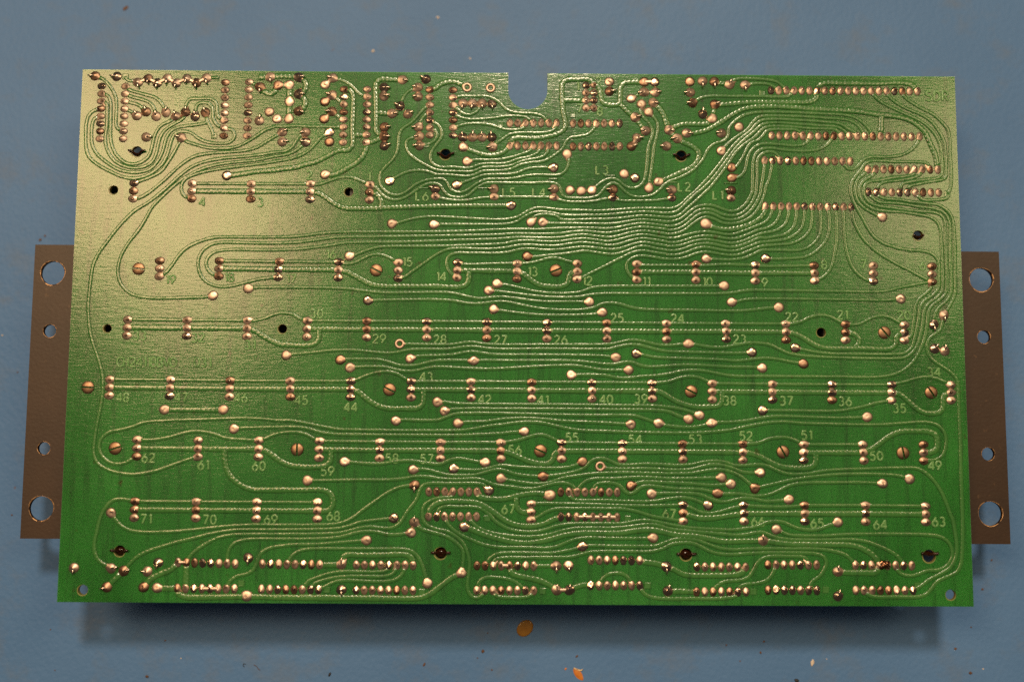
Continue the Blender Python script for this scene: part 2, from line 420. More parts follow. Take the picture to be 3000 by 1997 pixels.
#  traces: n narrow, k wide, m printed bar; rn / rk straight runs split at every point
TRACES = '''
n A1 403,135 470,160 530,215 575,285 597,350 600,450 595,560 603,610 661,643
n A1 463,295 520,315 545,370 548,470 545,600 545,700 560,780 600,860 680,930 760,945 840,920 900,865 930,770 945,700 965,650 1010,590 1100,545 1145,505
n A1 460,365 510,385 515,470 510,600 497,720 510,800 560,890 640,950 760,980 860,965 930,920 965,850 985,760 1010,680 1060,620 1150,565 1220,520 1235,467
n A1 452,505 395,530 375,600 370,680 378,770 420,850 500,920 600,985 700,1015 790,1020 900,995 970,930 1020,840 1045,750 1070,680 1130,620 1250,592 1350,580 1437,562
n A1 455,435 400,450 350,490 325,560 318,680 322,800 350,880 430,950 540,1010 640,1055 740,1075 860,1055 960,1000 1030,930 1070,850 1095,760 1120,690 1160,650 1240,645 1300,665 1350,705 1430,740 1540,755 1640,745 1685,700 1680,650 1640,620 1590,613
n A1 1195,700 1165,770 1120,850 1070,930 1010,1010 920,1060 830,1095 760,1118
n A1 1195,700 1240,735 1330,765 1450,795 1580,800 1700,785 1790,745 1880,690 1960,635 2060,600 2150,598 A2 200,592 340,598 480,600 645,604
n A1 2123,650 2060,690 1980,735 1900,785 1790,818 1560,836 1420,850 1320,872 1220,930 1130,1005 1050,1080 970,1150 890,1210 800,1258 752,1262
n A2 300,650 250,680 215,730 180,785 120,822 20,835 A1 1900,860 1750,876 1580,890 1420,920 1300,965 1200,1035 1050,1170 900,1290 770,1370 B1 690,0 600,100 500,230 430,330 385,430 365,550 350,680 340,800 345,930 355,1030 385,1150 420,1250 450,1350 470,1440 C1 474,200 470,300 455,400 435,500 415,600 400,700 390,800 400,880 440,940 520,985 620,1015 740,1030 880,1015 1000,985 1150,930 1300,880 1347,870
n A2 300,740 250,790 180,835 90,862 0,875 A1 1900,905 1700,925 1520,950 1380,990 1250,1055 1150,1125 1000,1262 920,1350 B1 870,0 800,110 700,240 640,350 615,450 615,520 640,600 700,670 780,710 880,725 1000,732 1200,728 1440,718 1487,708
n A2 517,650 440,700 380,770 330,820 250,865 150,897 60,912 A1 1950,938 1800,955 1600,980 1450,1005 1320,1040 1235,1080 1200,1130 1198,1185 1220,1235 1290,1262
n A1 683,230 730,268 790,285 880,310 950,330 1000,370 1035,420 1055,470
n A1 680,295 740,325 830,350 900,375 940,420 965,505
n A1 678,362 730,380 790,395 840,430 873,465
n A1 674,437 730,460 787,500
n A1 1235,467 1240,400 1270,350 1360,343 1460,343 1510,370 1525,440 1535,510 1592,543
n A1 1322,507 1330,430 1350,390 1410,380 1460,395 1485,450 1490,530 1530,590 1590,613
n A1 1416,470 1435,545 1470,620 1497,685
n A1 680,140 705,175 760,185 797,195
rs A1 797,195 890,160 975,200 1068,158 1150,200 1247,160 1335,198 1425,155
rs D1 1383,1328 1458,1328 1532,1328
rs C3 753,1422 827,1423 901,1424 975,1424 1048,1425 1122,1425
n A1 1425,155 1480,150 1545,150
k A1 1905,145 2012,145
k A1 2012,145 A2 100,135 235,145
k A2 235,145 290,180 305,230 280,280 233,300
k A2 233,300 290,350 295,400 270,440 233,460
n A1 1818,190 1918,235
k A1 1918,235 1960,280 2020,300 2060,270 2085,220
k A2 47,220 150,215
rk A2 150,215 150,370 145,530
n A2 548,153 610,165 680,195 740,240 790,295 865,327
n A2 548,153 478,215
n A2 542,310 475,372
n A2 542,310 590,345 620,380 650,397
n A2 540,460 470,530
n A2 540,460 590,500 648,535
k A2 653,258 710,265 735,310 735,420 730,540 728,660 728,770 690,815 600,820 500,870 400,920 300,945 200,975 100,985 0,1000 A1 1900,1012 1675,1045 1612,1050
k A2 728,675 858,675
k A2 857,745 855,800 830,860 780,920 700,970 620,1015 540,1045 475,1040
k A2 857,745 910,740 960,715 1022,690
k A2 1190,170 1080,165 980,165 945,200 942,300 945,420 945,560 950,650 1022,690
k A2 945,470 1095,480
n A2 1020,240 1018,320
n A2 1330,240 1250,270 1210,310 1185,360 1165,412
n A2 1440,402 1390,430 1330,500 1260,570 1190,615 1160,670 1150,760 1140,830 1100,900 1030,970 990,1020 980,1080 990,1140 1020,1180 1080,1220 1160,1225 1230,1190 1310,1130 1390,1095 1480,1080 1560,1080 1600,1110 1630,1170 1680,1200 1740,1200 1800,1170 1870,1120 1960,1085 2040,1080 A3 100,1080 200,1068 300,1048 400,1040 500,1045 600,1038 650,1000 675,940 680,890 663,850
n A2 1440,470 1395,495 1350,560 1335,605
n A2 1440,540 1500,570 1545,620 1550,690 1510,750 1460,820 1445,890 1470,940 1530,970 1650,970 1800,980 1900,945 2000,938 A3 0,940 100,935 200,900 330,870 400,830 424,775
n A2 1440,610 1490,630 1510,680 1480,730 1410,765 1345,775
n A2 1780,918 1840,905 2038,905 A3 50,900 150,880 250,850 330,815 352,775
n A2 1345,690 1240,715 1220,760 1240,830 1300,890 1390,945 1480,990 1550,1005 1700,1010 1830,1010 1920,975 2000,970 A3 50,970 150,955 250,915 380,890 450,868 490,820 495,775
n A2 1068,1100 1130,1060 1230,1015 1330,1000 1420,1010 1500,1038 1600,1040 1700,1050 1820,1050 1920,1010 2000,1004 A3 70,1003 150,988 230,950 330,930 430,920 500,890 560,850 620,800 650,740 690,700 760,690 850,670 900,630 931,570
n A2 1685,1135 1740,1115 1850,1075 1930,1045 2038,1040 A3 100,1038 200,1025 300,985 400,975 480,975 540,975
n A2 890,1130 940,1150 1000,1220 1070,1265 1150,1270 1230,1240 1320,1180 1400,1130 1470,1118 1540,1140 1570,1190 1620,1235 1700,1250 1790,1230 1860,1170 1950,1120 2038,1115 A3 300,1118 550,1118 595,1145 610,1200 640,1245 750,1255 860,1255 950,1230 1010,1160 1080,1115 1130,1130 1180,1180 1250,1230 1340,1245 1450,1225 1510,1180 1580,1115 1700,1065 1790,1020 1860,960 1915,890 1950,815 2010,760 2110,725 2142,680 2145,620 2190,560 A4 80,500 200,470 400,465 600,470 800,480 1000,490 1110,515 1180,560 1230,610 1278,690
k A2 1440,262 1490,250 1530,215 1600,190 1680,190 1783,240
n A2 1653,332 1720,320 1850,320 1960,320 2030,345 A3 50,385 100,435 160,465 250,475 370,480 440,505 495,567
n A2 1653,402 1700,440 1750,480 1810,488 1870,460 1920,387
n A2 1653,470 1700,505 1780,530 1900,530 2030,520 A3 80,505 200,502 290,515 352,567
n A2 1653,610 1710,590 1800,572 1920,572 2030,590 A3 30,605 100,625 200,628 260,610 280,567
n A3 567,567 560,610 520,640 440,655 300,655 200,658 130,670 80,705 0,765 -23,790
k A3 137,775 150,720 200,700 330,705 450,695 560,670 630,630 650,580 630,480 620,380 615,280 620,200 660,170 760,165 860,165 910,200 960,245 975,320 1000,385 1070,400 1140,390 1150,330 1155,240 1180,200 1260,190 1372,190
k A3 622,357 837,360
k A3 1150,390 1180,420 1240,480 1290,515
k A3 1290,515 1330,570 1385,640
k A3 137,775 80,830 20,855 A2 1970,860 1880,840 1745,787
s A3 1372,190 1468,190
n A3 1370,283 1475,285
n A3 1370,283 1310,310 1250,343
n A3 1305,705 1255,780
n A3 1345,393 1335,450 1370,520 1420,570 1450,640 1430,720 1410,780 1400,900 1390,1000 1370,1090 1330,1145 1260,1165 1190,1140 1140,1095 1080,1075 1000,1095 950,1130 888,1185
n A3 1412,465 1460,510 1495,570 1490,660 1465,760 1450,880 1435,1000 1420,1100 1415,1165
k A3 1455,380 1510,430 1550,490 1580,570 1600,632
k A3 1600,632 1675,708
k A3 1675,708 1730,740 1830,790 1875,840 1860,910 1800,975 1700,1020 1600,1065 1500,1105
k A3 1600,632 1660,595 1740,575 1850,575 1950,570 1998,530
k A3 1998,530 2020,395
k A3 1760,658 1820,660 1930,635 2020,590 2100,540 2190,483 A4 80,440 180,420 320,415 500,420 700,435 900,445 1080,455 1200,470 1330,490 1480,505 1600,535 1690,590 1760,660 1810,770 1850,860 1873,993
k A4 1355,495 1349,690
k A3 2020,395 2100,395 2195,387 A4 150,375 350,375 550,375 700,370 755,340 765,272
n A3 1815,383 1880,340 1960,320 2195,320 A4 200,322 400,325 500,320 552,270
k A3 2015,187 2155,215
n A4 -40,215 0,170 60,158 150,158 280,165 390,185 440,220 481,270
n A4 102,218 180,205 290,205 350,220 411,270
k A4 766,270 780,220 830,200 1000,200 1300,205 1620,210 1687,275
n A4 1262,275 1300,330 1380,390 1480,440 1580,485 1680,530 1760,580 1840,660 1890,760 1910,880 1915,1000 1905,1050 1850,1075 1720,1090 1600,1110 1540,1130 1524,1203
n A4 1404,275 1430,330 1500,385 1600,440 1720,490 1810,550 1880,640 1930,740 1945,860 1950,1000 1945,1070 1900,1090 1800,1105 1680,1130 1610,1150 1595,1203
n A4 1546,275 1560,320 1620,370 1720,430 1820,480 1900,550 1960,620 1980,700 1985,860 1995,1000 1995,1120 1980,1190 1960,1215
n A4 1960,1215 1965,1250 1900,1270 1800,1275 1720,1265 1667,1203
n A3 2077,822 G 640,440 800,290 1000,140 1200,10 A4 170,562 230,510 320,500 600,505 850,520 1050,540 1130,580 1170,630 1205,690
n A4 1133,690 1110,650 1050,620 980,575 830,555 600,540 350,530 245,545 190,590 G 1300,20 1000,260 800,470 600,740 400,1000 200,1240 0,1450 E 560,110 400,250 250,390 120,440 0,445 F 1900,130 1400,132 1000,158 700,175 440,165 0,155 A3 450,1345 380,1345 300,1375 200,1430 100,1450 0,1453 A2 1850,1445 1600,1430 1450,1425 1300,1440 1150,1480 1090,1490
n A4 1062,690 990,620 920,595 800,590 600,575 340,564 250,585 G 1420,20 1100,290 900,490 750,690 500,1030 300,1280 30,1540 E 550,180 350,370 220,490 100,525 0,530 F 1800,205 1550,190 1250,210 900,245 600,255 0,245 A3 550,1395 430,1380 360,1385 280,1420 200,1470 100,1495 0,1498 A2 1850,1498 1540,1497 1475,1498
n A4 990,690 930,625 850,620 700,615 550,602 360,595 290,605 G 1560,20 1400,190 1100,400 900,600 700,900 450,1240 200,1540 E 750,120 600,260 400,440 250,570 120,608 0,605 F 1800,280 1500,265 1200,300 900,325 600,328 0,325 A3 580,1425 480,1405 400,1410 355,1430 330,1477
n A4 633,685 580,630 480,625 360,625 G 1700,30 1600,160 1480,270 1300,340 1200,480 1100,680 1010,830 905,975
n A4 704,687 660,755 560,775 470,768 G 1900,365 1600,360 1450,410 1320,520 1220,700 1180,940 1110,1110 1000,1210 850,1230
n A4 919,690 860,760 800,800 700,820 560,820 440,810 G 1850,470 1650,480 1500,540 1390,680 1350,950 1350,1200 1340,1500 E 1592,125 1540,240 1460,370 1330,470 1200,492 1040,450 900,395 740,380 560,420 430,510 280,630 130,680 0,690 F 1900,370 1600,340 1400,345 1100,395 900,412 600,410 0,405 A3 500,1487 437,1475
n G 2060,770 1980,640 1880,570 1760,560 1600,610 1480,740 1460,950 1465,1200 1440,1500 E 1664,125 1610,280 1500,450 1360,550 1200,577 1040,550 880,475 740,455 600,480 450,590 300,710 150,765 0,770 F 2000,460 1750,425 1500,405 1250,440 1000,490 850,500 600,490 400,487 0,495 B3 400,100 200,98 0,105 B2 1800,115 1500,122 900,122 600,125 400,140 300,155 157,168 B1 1900,172 1650,170 1500,175 1370,210 1260,260 1180,330 1110,430 1040,510 993,532
n A4 282,910 275,1000 265,1080 G 1560,1500 E 1750,125 1680,310 1540,510 1380,620 1200,652 1040,625 880,545 740,522 600,560 450,680 300,790 150,838 0,842 F 2000,525 1750,490 1520,472 1300,500 1050,555 880,580 650,565 420,545 200,565 0,590 B3 400,143 200,140 0,150 B2 1500,160 900,168 600,172 450,190 300,210 157,222 B1 1900,226 1600,220 1500,230 1420,270 1370,330 1350,400 1360,480 1400,560 1480,610 1580,628 1680,615 1780,590 1900,560 2000,545 2085,538
n A4 353,911 340,1000 322,1080 G 1670,1500 E 1829,125 1720,410 1580,590 1400,690 1200,722 1040,705 880,630 740,600 620,640 480,740 320,860 150,912 0,918 F 2000,605 1750,565 1530,545 1300,575 1050,640 900,660 650,635 420,612 200,635 0,665 B3 400,178 200,175 100,183 0,190 B2 1700,200 1200,215 800,218 650,225 500,250 300,275 157,285 B1 1900,289 1750,285 1600,290 1500,310 1445,350 1425,400 1435,460 1480,510 1540,532
k E 745,735 850,775 1000,815 1200,825 1400,785 1600,710 1750,600 1830,490 1832,400
n E 1975,410 1920,580 1850,680 1700,755 1450,850 1250,915 1100,918 940,890 740,870 520,895 350,940 180,985 0,990 F 2000,680 1800,645 1530,610 1300,645 1050,710 900,735 650,705 420,685 200,705 0,735 B3 450,212 300,203 200,208 100,228 0,237 B2 1800,245 1500,255 1050,257 950,265 850,295 750,335 700,345
n E 2120,405 2080,590 2010,710 1900,790 1700,840 1500,925 1300,995 1120,995 950,965 740,945 520,975 350,1030 180,1070 0,1065 F 2000,750 1800,715 1530,682 1300,720 1050,795 900,805 650,775 420,755 200,775 0,808 B3 450,250 330,242 220,246 120,265 0,278 B2 1900,280 1700,275 1600,285 1500,330 1400,400 1300,470 1200,540 1148,550
n B4 505,-108 500,-30 470,50 400,105 300,130 E 1750,905 1550,990 1320,1070 1150,1078 950,1040 740,1015 520,1045 350,1100 180,1138 0,1135 F 2000,822 1800,790 1540,750 1350,785 1100,870 950,885 650,855 420,838 200,860 0,885 B3 450,290 330,280 230,285 120,310 0,320 B2 1900,318 1800,318 1680,318 1620,340 1595,390 1600,450 1640,510 1690,545
n B4 577,-108 570,0 545,80 480,140 380,165 280,180 E 1750,975 1550,1060 1330,1140 1150,1150 950,1110 740,1085 520,1115 350,1175 180,1218 0,1210 F 2000,905 1800,870 1540,820 1400,845 1200,920 1050,965 900,970 650,935 450,912 250,940 0,972 B3 480,340 360,352 295,347
n B4 648,-106 645,0 620,90 560,150 480,190 380,205 280,215 E 1750,1060 1550,1135 1330,1215 1150,1222 950,1190 740,1155 560,1180 380,1250 200,1295 0,1290 F 2000,975 1750,940 1530,905 1350,935 1100,1050 800,1200 500,1350 B3 800,545 755,558
n B4 720,-106 715,20 695,110 620,190 520,230 400,240 300,248 E 1750,1140 1550,1215 1350,1290 1150,1300 950,1270 740,1240 560,1270 380,1340 200,1375 0,1372 F 1900,1055 1700,1020 1500,1000 1370,1020 1260,1090 1220,1200 1250,1300 1330,1400 B3 1303,563
n B4 792,-104 800,40 790,140 740,220 660,275 560,293 440,290 330,290 E 1780,1205 1620,1280 1450,1350 1250,1382 870,1375 740,1365
n B4 864,-104 880,50 860,170 800,260 720,325 640,355 500,367 350,370 290,367
n B4 936,-104 945,60 945,200 925,330 900,430 860,500 800,550 742,572
n B4 1008,-104 1012,60 1020,200 1045,340 1090,450 1150,520 1230,570 1282,577
n B4 1080,-104 1090,-60 1095,0 1130,90 1190,190 1270,270 1380,350 1500,420 1620,480 1730,540 1820,583
n A4 1705,692 1680,760 1620,820 1540,860 1400,878 1240,880 1180,910 1140,960 1100,990 1050,990 1015,950 998,917
n A4 1802,992 1780,940 1700,925 1500,922 1260,915 1200,940 1170,990 1120,1050 1080,1120 1075,1200 1090,1270 1130,1350 1180,1440 B4 1230,90 1290,170 1380,230 1500,270 1620,290 1740,300 1820,325 1870,380 1885,450 1885,550 1880,640 1820,710 1750,755 1710,820 1700,920 1680,1020 1660,1110 1630,1190 1570,1235 1450,1245 1200,1245 900,1240 750,1225 650,1205 563,1187
n A4 1232,990 1190,1040 1140,1080 1115,1150 1115,1220 1140,1290 1200,1350 1270,1390 1330,1420 1365,1430
n A4 1303,990 1280,1040 1200,1090 1155,1150 1150,1210 1170,1270 1220,1320 1300,1360 1420,1375 1550,1385 1680,1405 1800,1430 B4 1870,38 1895,100 1905,200 1915,400 1920,600 1910,670 1860,730 1790,780 1750,840 1740,930 1720,1050 1690,1150 1640,1230 1570,1275 1480,1285 1300,1285 1000,1278 800,1270 600,1255 500,1235 420,1200 340,1160 260,1145 150,1140 80,1150 0,1165 B3 2080,1183 1950,1175 1840,1155 1778,1148
n A4 1660,992 1660,1030 1580,1055 1450,1070 1320,1095 1240,1105 1200,1140 1190,1190 1200,1240 1250,1300 1340,1330 1450,1345 1600,1365 1740,1380 1850,1390 1920,1430 1940,1500 B4 1945,250 1952,400 1955,600 1950,680 1900,740 1830,790 1790,850 1780,940 1765,1050 1740,1140 1700,1230 1650,1310 1560,1390 1450,1435 1300,1455 1000,1452 700,1450 300,1447 0,1445 B3 2060,1425 1950,1402 1840,1393 1720,1400 1600,1425 1500,1440 1350,1448 1220,1465 1120,1460 1020,1440 900,1435 760,1435 700,1437
n A4 1731,992 1710,1040 1640,1070 1500,1095 1380,1110 1330,1140 1309,1202
n A4 1237,1200 1270,1250 1330,1290 1450,1300 1560,1310 1700,1335 1830,1350 1930,1390 1975,1460 B4 1985,150 1990,400 2000,600 1995,680 1950,760 1890,810 1850,870 1837,975
n A4 1309,1202 1340,1245 1400,1262 1520,1270 1640,1290 1780,1305 1880,1320 1960,1370 2005,1440 B4 2025,150 2030,300 2035,600 2030,700 2000,770 1960,840 1928,887
n B4 1820,583 1810,640 1760,690 1700,740 1670,800 1660,900 1645,1000 1630,1080 1568,1120
n B4 1820,583 1760,590 1640,610 1500,640 1400,665 1280,672 1000,668 600,662 300,658 120,660 0,680 B3 2050,690 1800,690 1200,690 1000,690 850,705 780,720 600,725 400,715 200,690 B2 1980,660
n B2 2058,597 B3 80,605 200,630 350,665 500,685 700,685 800,670 880,640 980,625 1200,622 1600,622 2050,620 2108,617
n B1 1808,643 1870,635 B2 157,630 300,632 500,635 700,645 850,665 1000,680 1300,680 1600,680 1700,695 1800,720 1900,735 2000,725 2100,720 B3 100,722 200,735 350,755 500,765 700,765 868,765
n B2 870,752 930,750 1200,745 1500,745 1650,755 1800,780 1920,780 2038,765 B3 100,765 200,785 320,810 450,830 600,840 750,840 860,830 920,815 980,785 1060,775 1150,785 1250,815 1350,832 1500,838 1800,842 B4 0,848 100,845 200,835 330,820 415,815
n B2 2025,832 B3 50,845 200,865 400,885 700,888 900,880 988,860
n B3 2175,768 B4 30,762 100,745 200,738 500,738 900,742 1200,747 1400,748 1535,737
rn A1 1297,1122 1838,1125 A2 345,1125
n A2 345,1125 420,1130 500,1105 580,1075 660,1060 740,1070 800,1095 890,1130
rk A1 1294,1192 1836,1195 A2 342,1196
k A2 342,1196 430,1215 500,1260 570,1310 650,1345 720,1350 900,1350 1100,1340 1500,1330 1800,1325 2140,1325 A3 150,1322
k A2 985,1345 1000,1300 980,1250 940,1210 888,1201
n A2 1490,1240 1560,1260 1650,1275 1780,1275 1900,1255 2030,1243
n A2 2030,1243 A3 50,1245 300,1245 543,1248
n A3 543,1248 620,1280 750,1292 900,1285 1000,1265 1085,1250
n A3 1085,1250 1140,1275 1300,1280 1500,1275 1625,1253
m A2 1330,1165 1430,1165
m A2 1875,1165 1975,1165
m A3 485,1080 580,1080
m A3 1000,1050 1110,1050
m A3 1580,1112 1680,1112
m G 620,1362 965,1362
rn B1 1545,390 2095,395 B2 603,400
n B2 603,400 680,415 750,405 830,365 900,335 980,330 1050,350 1152,405
rk B1 1542,461 2090,467 B2 601,471
k B2 601,471 680,490 750,525 830,570 900,605 1000,620 1200,622 1500,622 1700,628 1770,610 1795,570 1795,482
n B2 1695,405 1760,420 B3 0,415 205,413
n B3 205,413 260,413 340,405 420,385 500,365 580,365 650,385 757,413
rk B2 1692,475 B3 204,484
k B3 204,484 270,510 330,560 400,605 480,622 620,620 670,590 680,530 700,495 756,486
n B3 1303,417 1350,428 1600,430 1800,430 1847,420
n B3 1847,420 1890,432 2000,428 2100,422 B4 60,425 197,427
n B4 197,427 250,436 500,436 737,432
rk B3 1303,490 1847,493 B4 198,500 740,502
rn B1 703,928 1250,933 1803,935
n B1 1803,935 1850,940 1950,920 2050,880 2130,865 B2 180,880 240,915 315,938
rn B2 315,938 862,942 1412,945 1965,950 B3 480,955 1028,958 1575,963 2120,965 B4 478,967
n B4 478,967 540,965 620,945 700,905 790,887 870,895 950,935 1027,972
n B4 1027,972 1080,972 1150,968 1230,930 1300,900 1370,893 1440,910 1500,945 1567,977
rk B1 699,1002 1247,1005 1800,1009
k B1 1800,1009 1870,1030 1950,1080 2040,1130 B2 60,1152 150,1160 280,1165 370,1155 415,1120 420,1015
rk B2 312,1012 861,1017 1412,1020 1964,1024 B3 478,1029 1029,1032 1577,1037 2124,1037 B4 479,1042
k B4 479,1042 560,1055 640,1095 720,1145 800,1180 900,1192 1100,1192 1200,1190 1450,1190 1490,1150 1495,1080 1567,1048
k B4 1027,1045 1100,1055 1145,1095 1150,1140 1110,1188
n B2 1163,1150 1220,1152 1500,1158 1650,1155 1750,1140 1830,1135 1920,1150 2038,1158 B3 500,1158 900,1158 1080,1152 1150,1135 1230,1118 1310,1118 1400,1135 1480,1155 1580,1165 1778,1148
n B2 120,1255 180,1245 350,1230 500,1212 650,1205 800,1212 900,1222 1050,1235 1130,1228 1250,1205 1400,1200 1600,1200 1750,1180 1850,1175 1950,1190 2038,1198 B3 500,1198 900,1200 1050,1198 1120,1180 1230,1158 1320,1160 1420,1185 1530,1212 1650,1222 1850,1228 B4 0,1235 110,1232 167,1228
n B2 617,1297 670,1290 850,1290 950,1292 1050,1312 1150,1345 1280,1350 1380,1330 1480,1308 1600,1302 1842,1305
n B2 1842,1305 1900,1303 2038,1303 B3 200,1305 500,1305 700,1308 850,1318 1000,1335 1100,1338 1180,1320 1260,1318 1330,1345 1420,1360 1550,1355 1700,1345 1850,1345 2100,1358 B4 0,1362 210,1365 263,1372
n B2 705,1368 760,1362 900,1358 1020,1362 1120,1385 1200,1400 1300,1398 1400,1375 1500,1363 1700,1370 1900,1380 2038,1380 B3 150,1372 350,1360 600,1350 750,1352 850,1367 950,1385 1050,1392 1230,1390
n B2 1260,1285 1320,1265 1500,1258 1650,1250 1750,1230 1830,1222 1920,1235 2038,1250 B3 300,1252 700,1255 1000,1262 1113,1275
n B3 1297,1240 1350,1248 1450,1270 1600,1280 1800,1285 2100,1297 B4 0,1305 80,1302 200,1288 300,1280 400,1290 500,1310 640,1333
n B4 1928,887 1915,970 1900,1020 1840,1065 1790,1110 1775,1170 1785,1240 1830,1300 1910,1355 1990,1410 2045,1470 2060,1540 C4 2063,300 2070,500 2080,700 2085,1000 2095,1300 D4 2100,700 2100,850 2095,1000 2085,1100 2050,1170 1950,1220 1870,1260 1820,1320 1770,1375 1700,1400 1500,1402 1280,1400 1230,1380 1197,1343
rn C1 540,160 1097,163 1645,170 C2 158,173 715,175
n C2 715,175 770,160 850,125 950,95 1050,88 1140,108 1220,155 1270,178
rn C2 1270,178 1820,180 C3 338,185 892,188 1443,192
n C3 1443,192 1510,190 1600,178 1680,150 1780,132 1870,140 1930,165 1997,197
rn C3 1997,197 C4 353,203 903,207 1450,208
n C4 1450,208 1500,195 1570,180 1650,155 1750,135 1820,140 1900,165 1993,210
rk C1 537,234 1092,238 1641,243 C2 159,247 714,250
k C2 714,250 770,262 830,310 900,365 980,405 1060,425 1200,425 1330,420 1375,385 1380,330 1380,254
rk C2 1268,252 1820,254 C3 338,260 892,263 1444,265
k C3 1444,265 1510,270 1570,300 1650,350 1740,385 1850,410 1980,410 2060,400 2085,360 2085,272
rk C3 1997,270 C4 354,275 903,278 1450,281
k C4 1450,281 1520,290 1580,335 1650,400 1720,450 1800,470 1890,460 1920,420 1920,340 1935,300 1995,281
rk C1 1038,437 1583,437
n C1 785,867 740,890 690,920 600,935 520,910 460,850 440,790 450,720 490,670 540,640 640,620 740,595 830,560 920,545 1100,535 1400,525 1700,515 1900,518 2100,535 C2 157,535 300,560 450,590 600,615 800,622 1200,628 1600,630 1750,625 1880,605 2000,585 C3 80,572 200,555 330,550 450,560 560,585 680,612 800,628 1000,635 1300,645 1600,650 1850,650 2000,640 2195,618 C4 100,595 200,575 350,552 480,548 620,560 900,568 1200,575 1400,572 1550,560 1700,550 1800,555 1880,585 1930,640 1948,700 1945,780 1920,850 1870,890 1745,907
n C1 1677,613 1740,605 1900,600 2100,596 C2 157,594 300,605 420,640 550,660 700,665 1200,670 1700,672 1900,665 C3 60,655 150,645 270,637
n C1 790,713 850,715 950,712 1100,685 1220,650 1310,635 1400,638 1500,660 1600,695 1720,708 1908,720
n C1 1908,720 1970,700 2050,665 2150,645 C2 200,642 260,650 320,670 370,700 428,725
rn C2 428,725 982,733 1540,737 2093,740
n C3 55,738 110,732 200,720 300,690 380,668 450,668 510,690 613,740
rn C3 613,740 1172,745 1723,750 C4 82,752
n C4 82,752 140,750 230,740 320,705 420,690 500,695 570,720 643,757
rn C4 643,757 1185,757
rk C1 788,790 1349,795 1905,796
k C1 1905,796 1970,815 2040,860 2110,910 C2 150,945 250,960 400,960 480,950 525,910 530,850 530,803
rk C2 425,802 980,808 1539,811 2093,814
k C3 55,814 110,825 200,860 300,905 400,930 490,930 535,890 545,840 613,815
rk C3 613,815 1171,819 1725,823 C4 83,827
k C4 83,827 150,835 250,870 350,925 450,962 580,972 680,970 740,945 755,890 750,830
rk C4 643,830 1190,831
k C4 1190,831 1260,800 1340,745 1420,685 1520,640 1640,632 1800,640 1855,670 1870,740 1860,800 1800,830 1744,832
k C1 1590,798 1595,900 1610,980 1650,1050 1730,1120 1830,1165 1950,1172 2195,1172 C2 300,1172 450,1172 520,1200 548,1260 545,1320 510,1360 408,1364
rn C1 770,1278 1332,1282 1890,1285 C2 410,1288
n C1 770,1278 680,1258 590,1260 530,1295 480,1360 450,1430 430,1500 D1 420,800 400,880 395,950 405,1010 440,1070 550,1140
rk C1 767,1354 1330,1357 1887,1361 C2 408,1364
n D1 550,630 590,690 640,745 710,785 800,803 950,808 1150,800 1400,775 1600,755 1800,742 D2 0,742 400,742 550,735 650,715 740,670 830,600 920,535 1020,465 1120,410 1200,385 1300,377
n D1 665,1165 710,1110 780,1040 880,985 1000,945 1150,900 1300,865 1450,825 1600,798 1750,785 D2 0,786 400,782 580,775 700,750 800,715 900,700 1110,680
n D1 1243,1088 1265,1040 1330,975 1430,910 1530,860 1650,835 1800,828 D2 0,827 400,825 600,815 700,795 800,768 880,758 1000,770 1080,770 1150,740 1195,680 1230,620 1280,560 1320,500 1345,430 1380,375 1450,360 1600,362 1750,360 1880,362 1940,375 1985,427
n D1 1615,1097 1620,1010 1645,945 1700,900 1800,875 1950,868 D2 0,870 400,868 550,860 650,845 750,815 850,800 950,805 1050,828 1130,830 1268,813
n D1 1608,1328 1640,1260 1710,1210 1800,1190 1860,1150 1890,1080 1920,1010 1990,960 2100,935 D2 200,922 350,920 550,908 700,895 860,883
k D1 510,1315 570,1255 610,1215 665,1165
k D1 848,1315 900,1250 1000,1190 1100,1150 1167,1085
s D1 1167,1085 1243,1088
k D1 1243,1088 1240,1200 1234,1325
k D1 973,1320 1160,1325
k D1 1160,1325 1165,1370 1220,1400 1400,1405 1700,1400 1900,1400 D2 0,1405 500,1410 800,1412 1100,1415 1350,1410 1440,1375 1540,1300 1640,1225 1730,1183
n D2 127,1105 160,1040 220,990 300,965 450,958 700,960 1000,962 1200,965 1280,985 1330,1035 1370,1110 1395,1190 1418,1280
k D2 427,1108 480,1108 628,1105
k D2 628,1105 640,1040 680,1015 800,1018 1000,1018 1200,1012 1260,1030 1280,1070 1288,1112
n D2 1064,1110 1040,1160 950,1172 800,1172 650,1170 520,1185 400,1225 320,1260 268,1337
n D2 1138,1110 1110,1180 1040,1210 900,1215 700,1212 570,1225 460,1250 380,1280 343,1337
n D2 1213,1110 1190,1190 1130,1240 1050,1260 850,1258 680,1250 570,1262 490,1300 418,1338
n D2 1297,718 1350,770 1430,800 1530,825 1620,860 1690,910 1740,970 1748,1050 1730,1183
n D2 1651,437 1640,485 1560,490 1450,515 1390,560 1370,620 1375,690 1410,740 1500,780 1600,800 1680,845 1740,900 1780,980 1805,1080 1800,1180 1785,1280 1800,1370 1850,1410 1910,1400 1945,1343
k D2 1873,437 1890,480 1930,495 2050,505 D3 100,500 200,475 300,455 400,450 505,470
k D3 195,490 200,570 240,620 334,625
k D2 1427,665 1440,600 1500,545 1600,525 1750,525 1880,540 1960,580 2030,625 D3 80,690 160,730 250,750 350,752 450,730 540,690 605,668
n D2 1501,665 1520,600 1570,575 1700,575 1850,578 1930,600 1990,650 D3 0,705 60,745 130,780 220,800 350,805 450,790 550,755 680,735 850,730 1050,730 1180,728 1300,705 1400,700 1500,715 1620,740 1750,762 1900,775 2195,786 D4 100,775 220,755 300,720 380,708 460,718 530,750 600,775 700,788 780,780 860,750 957,717
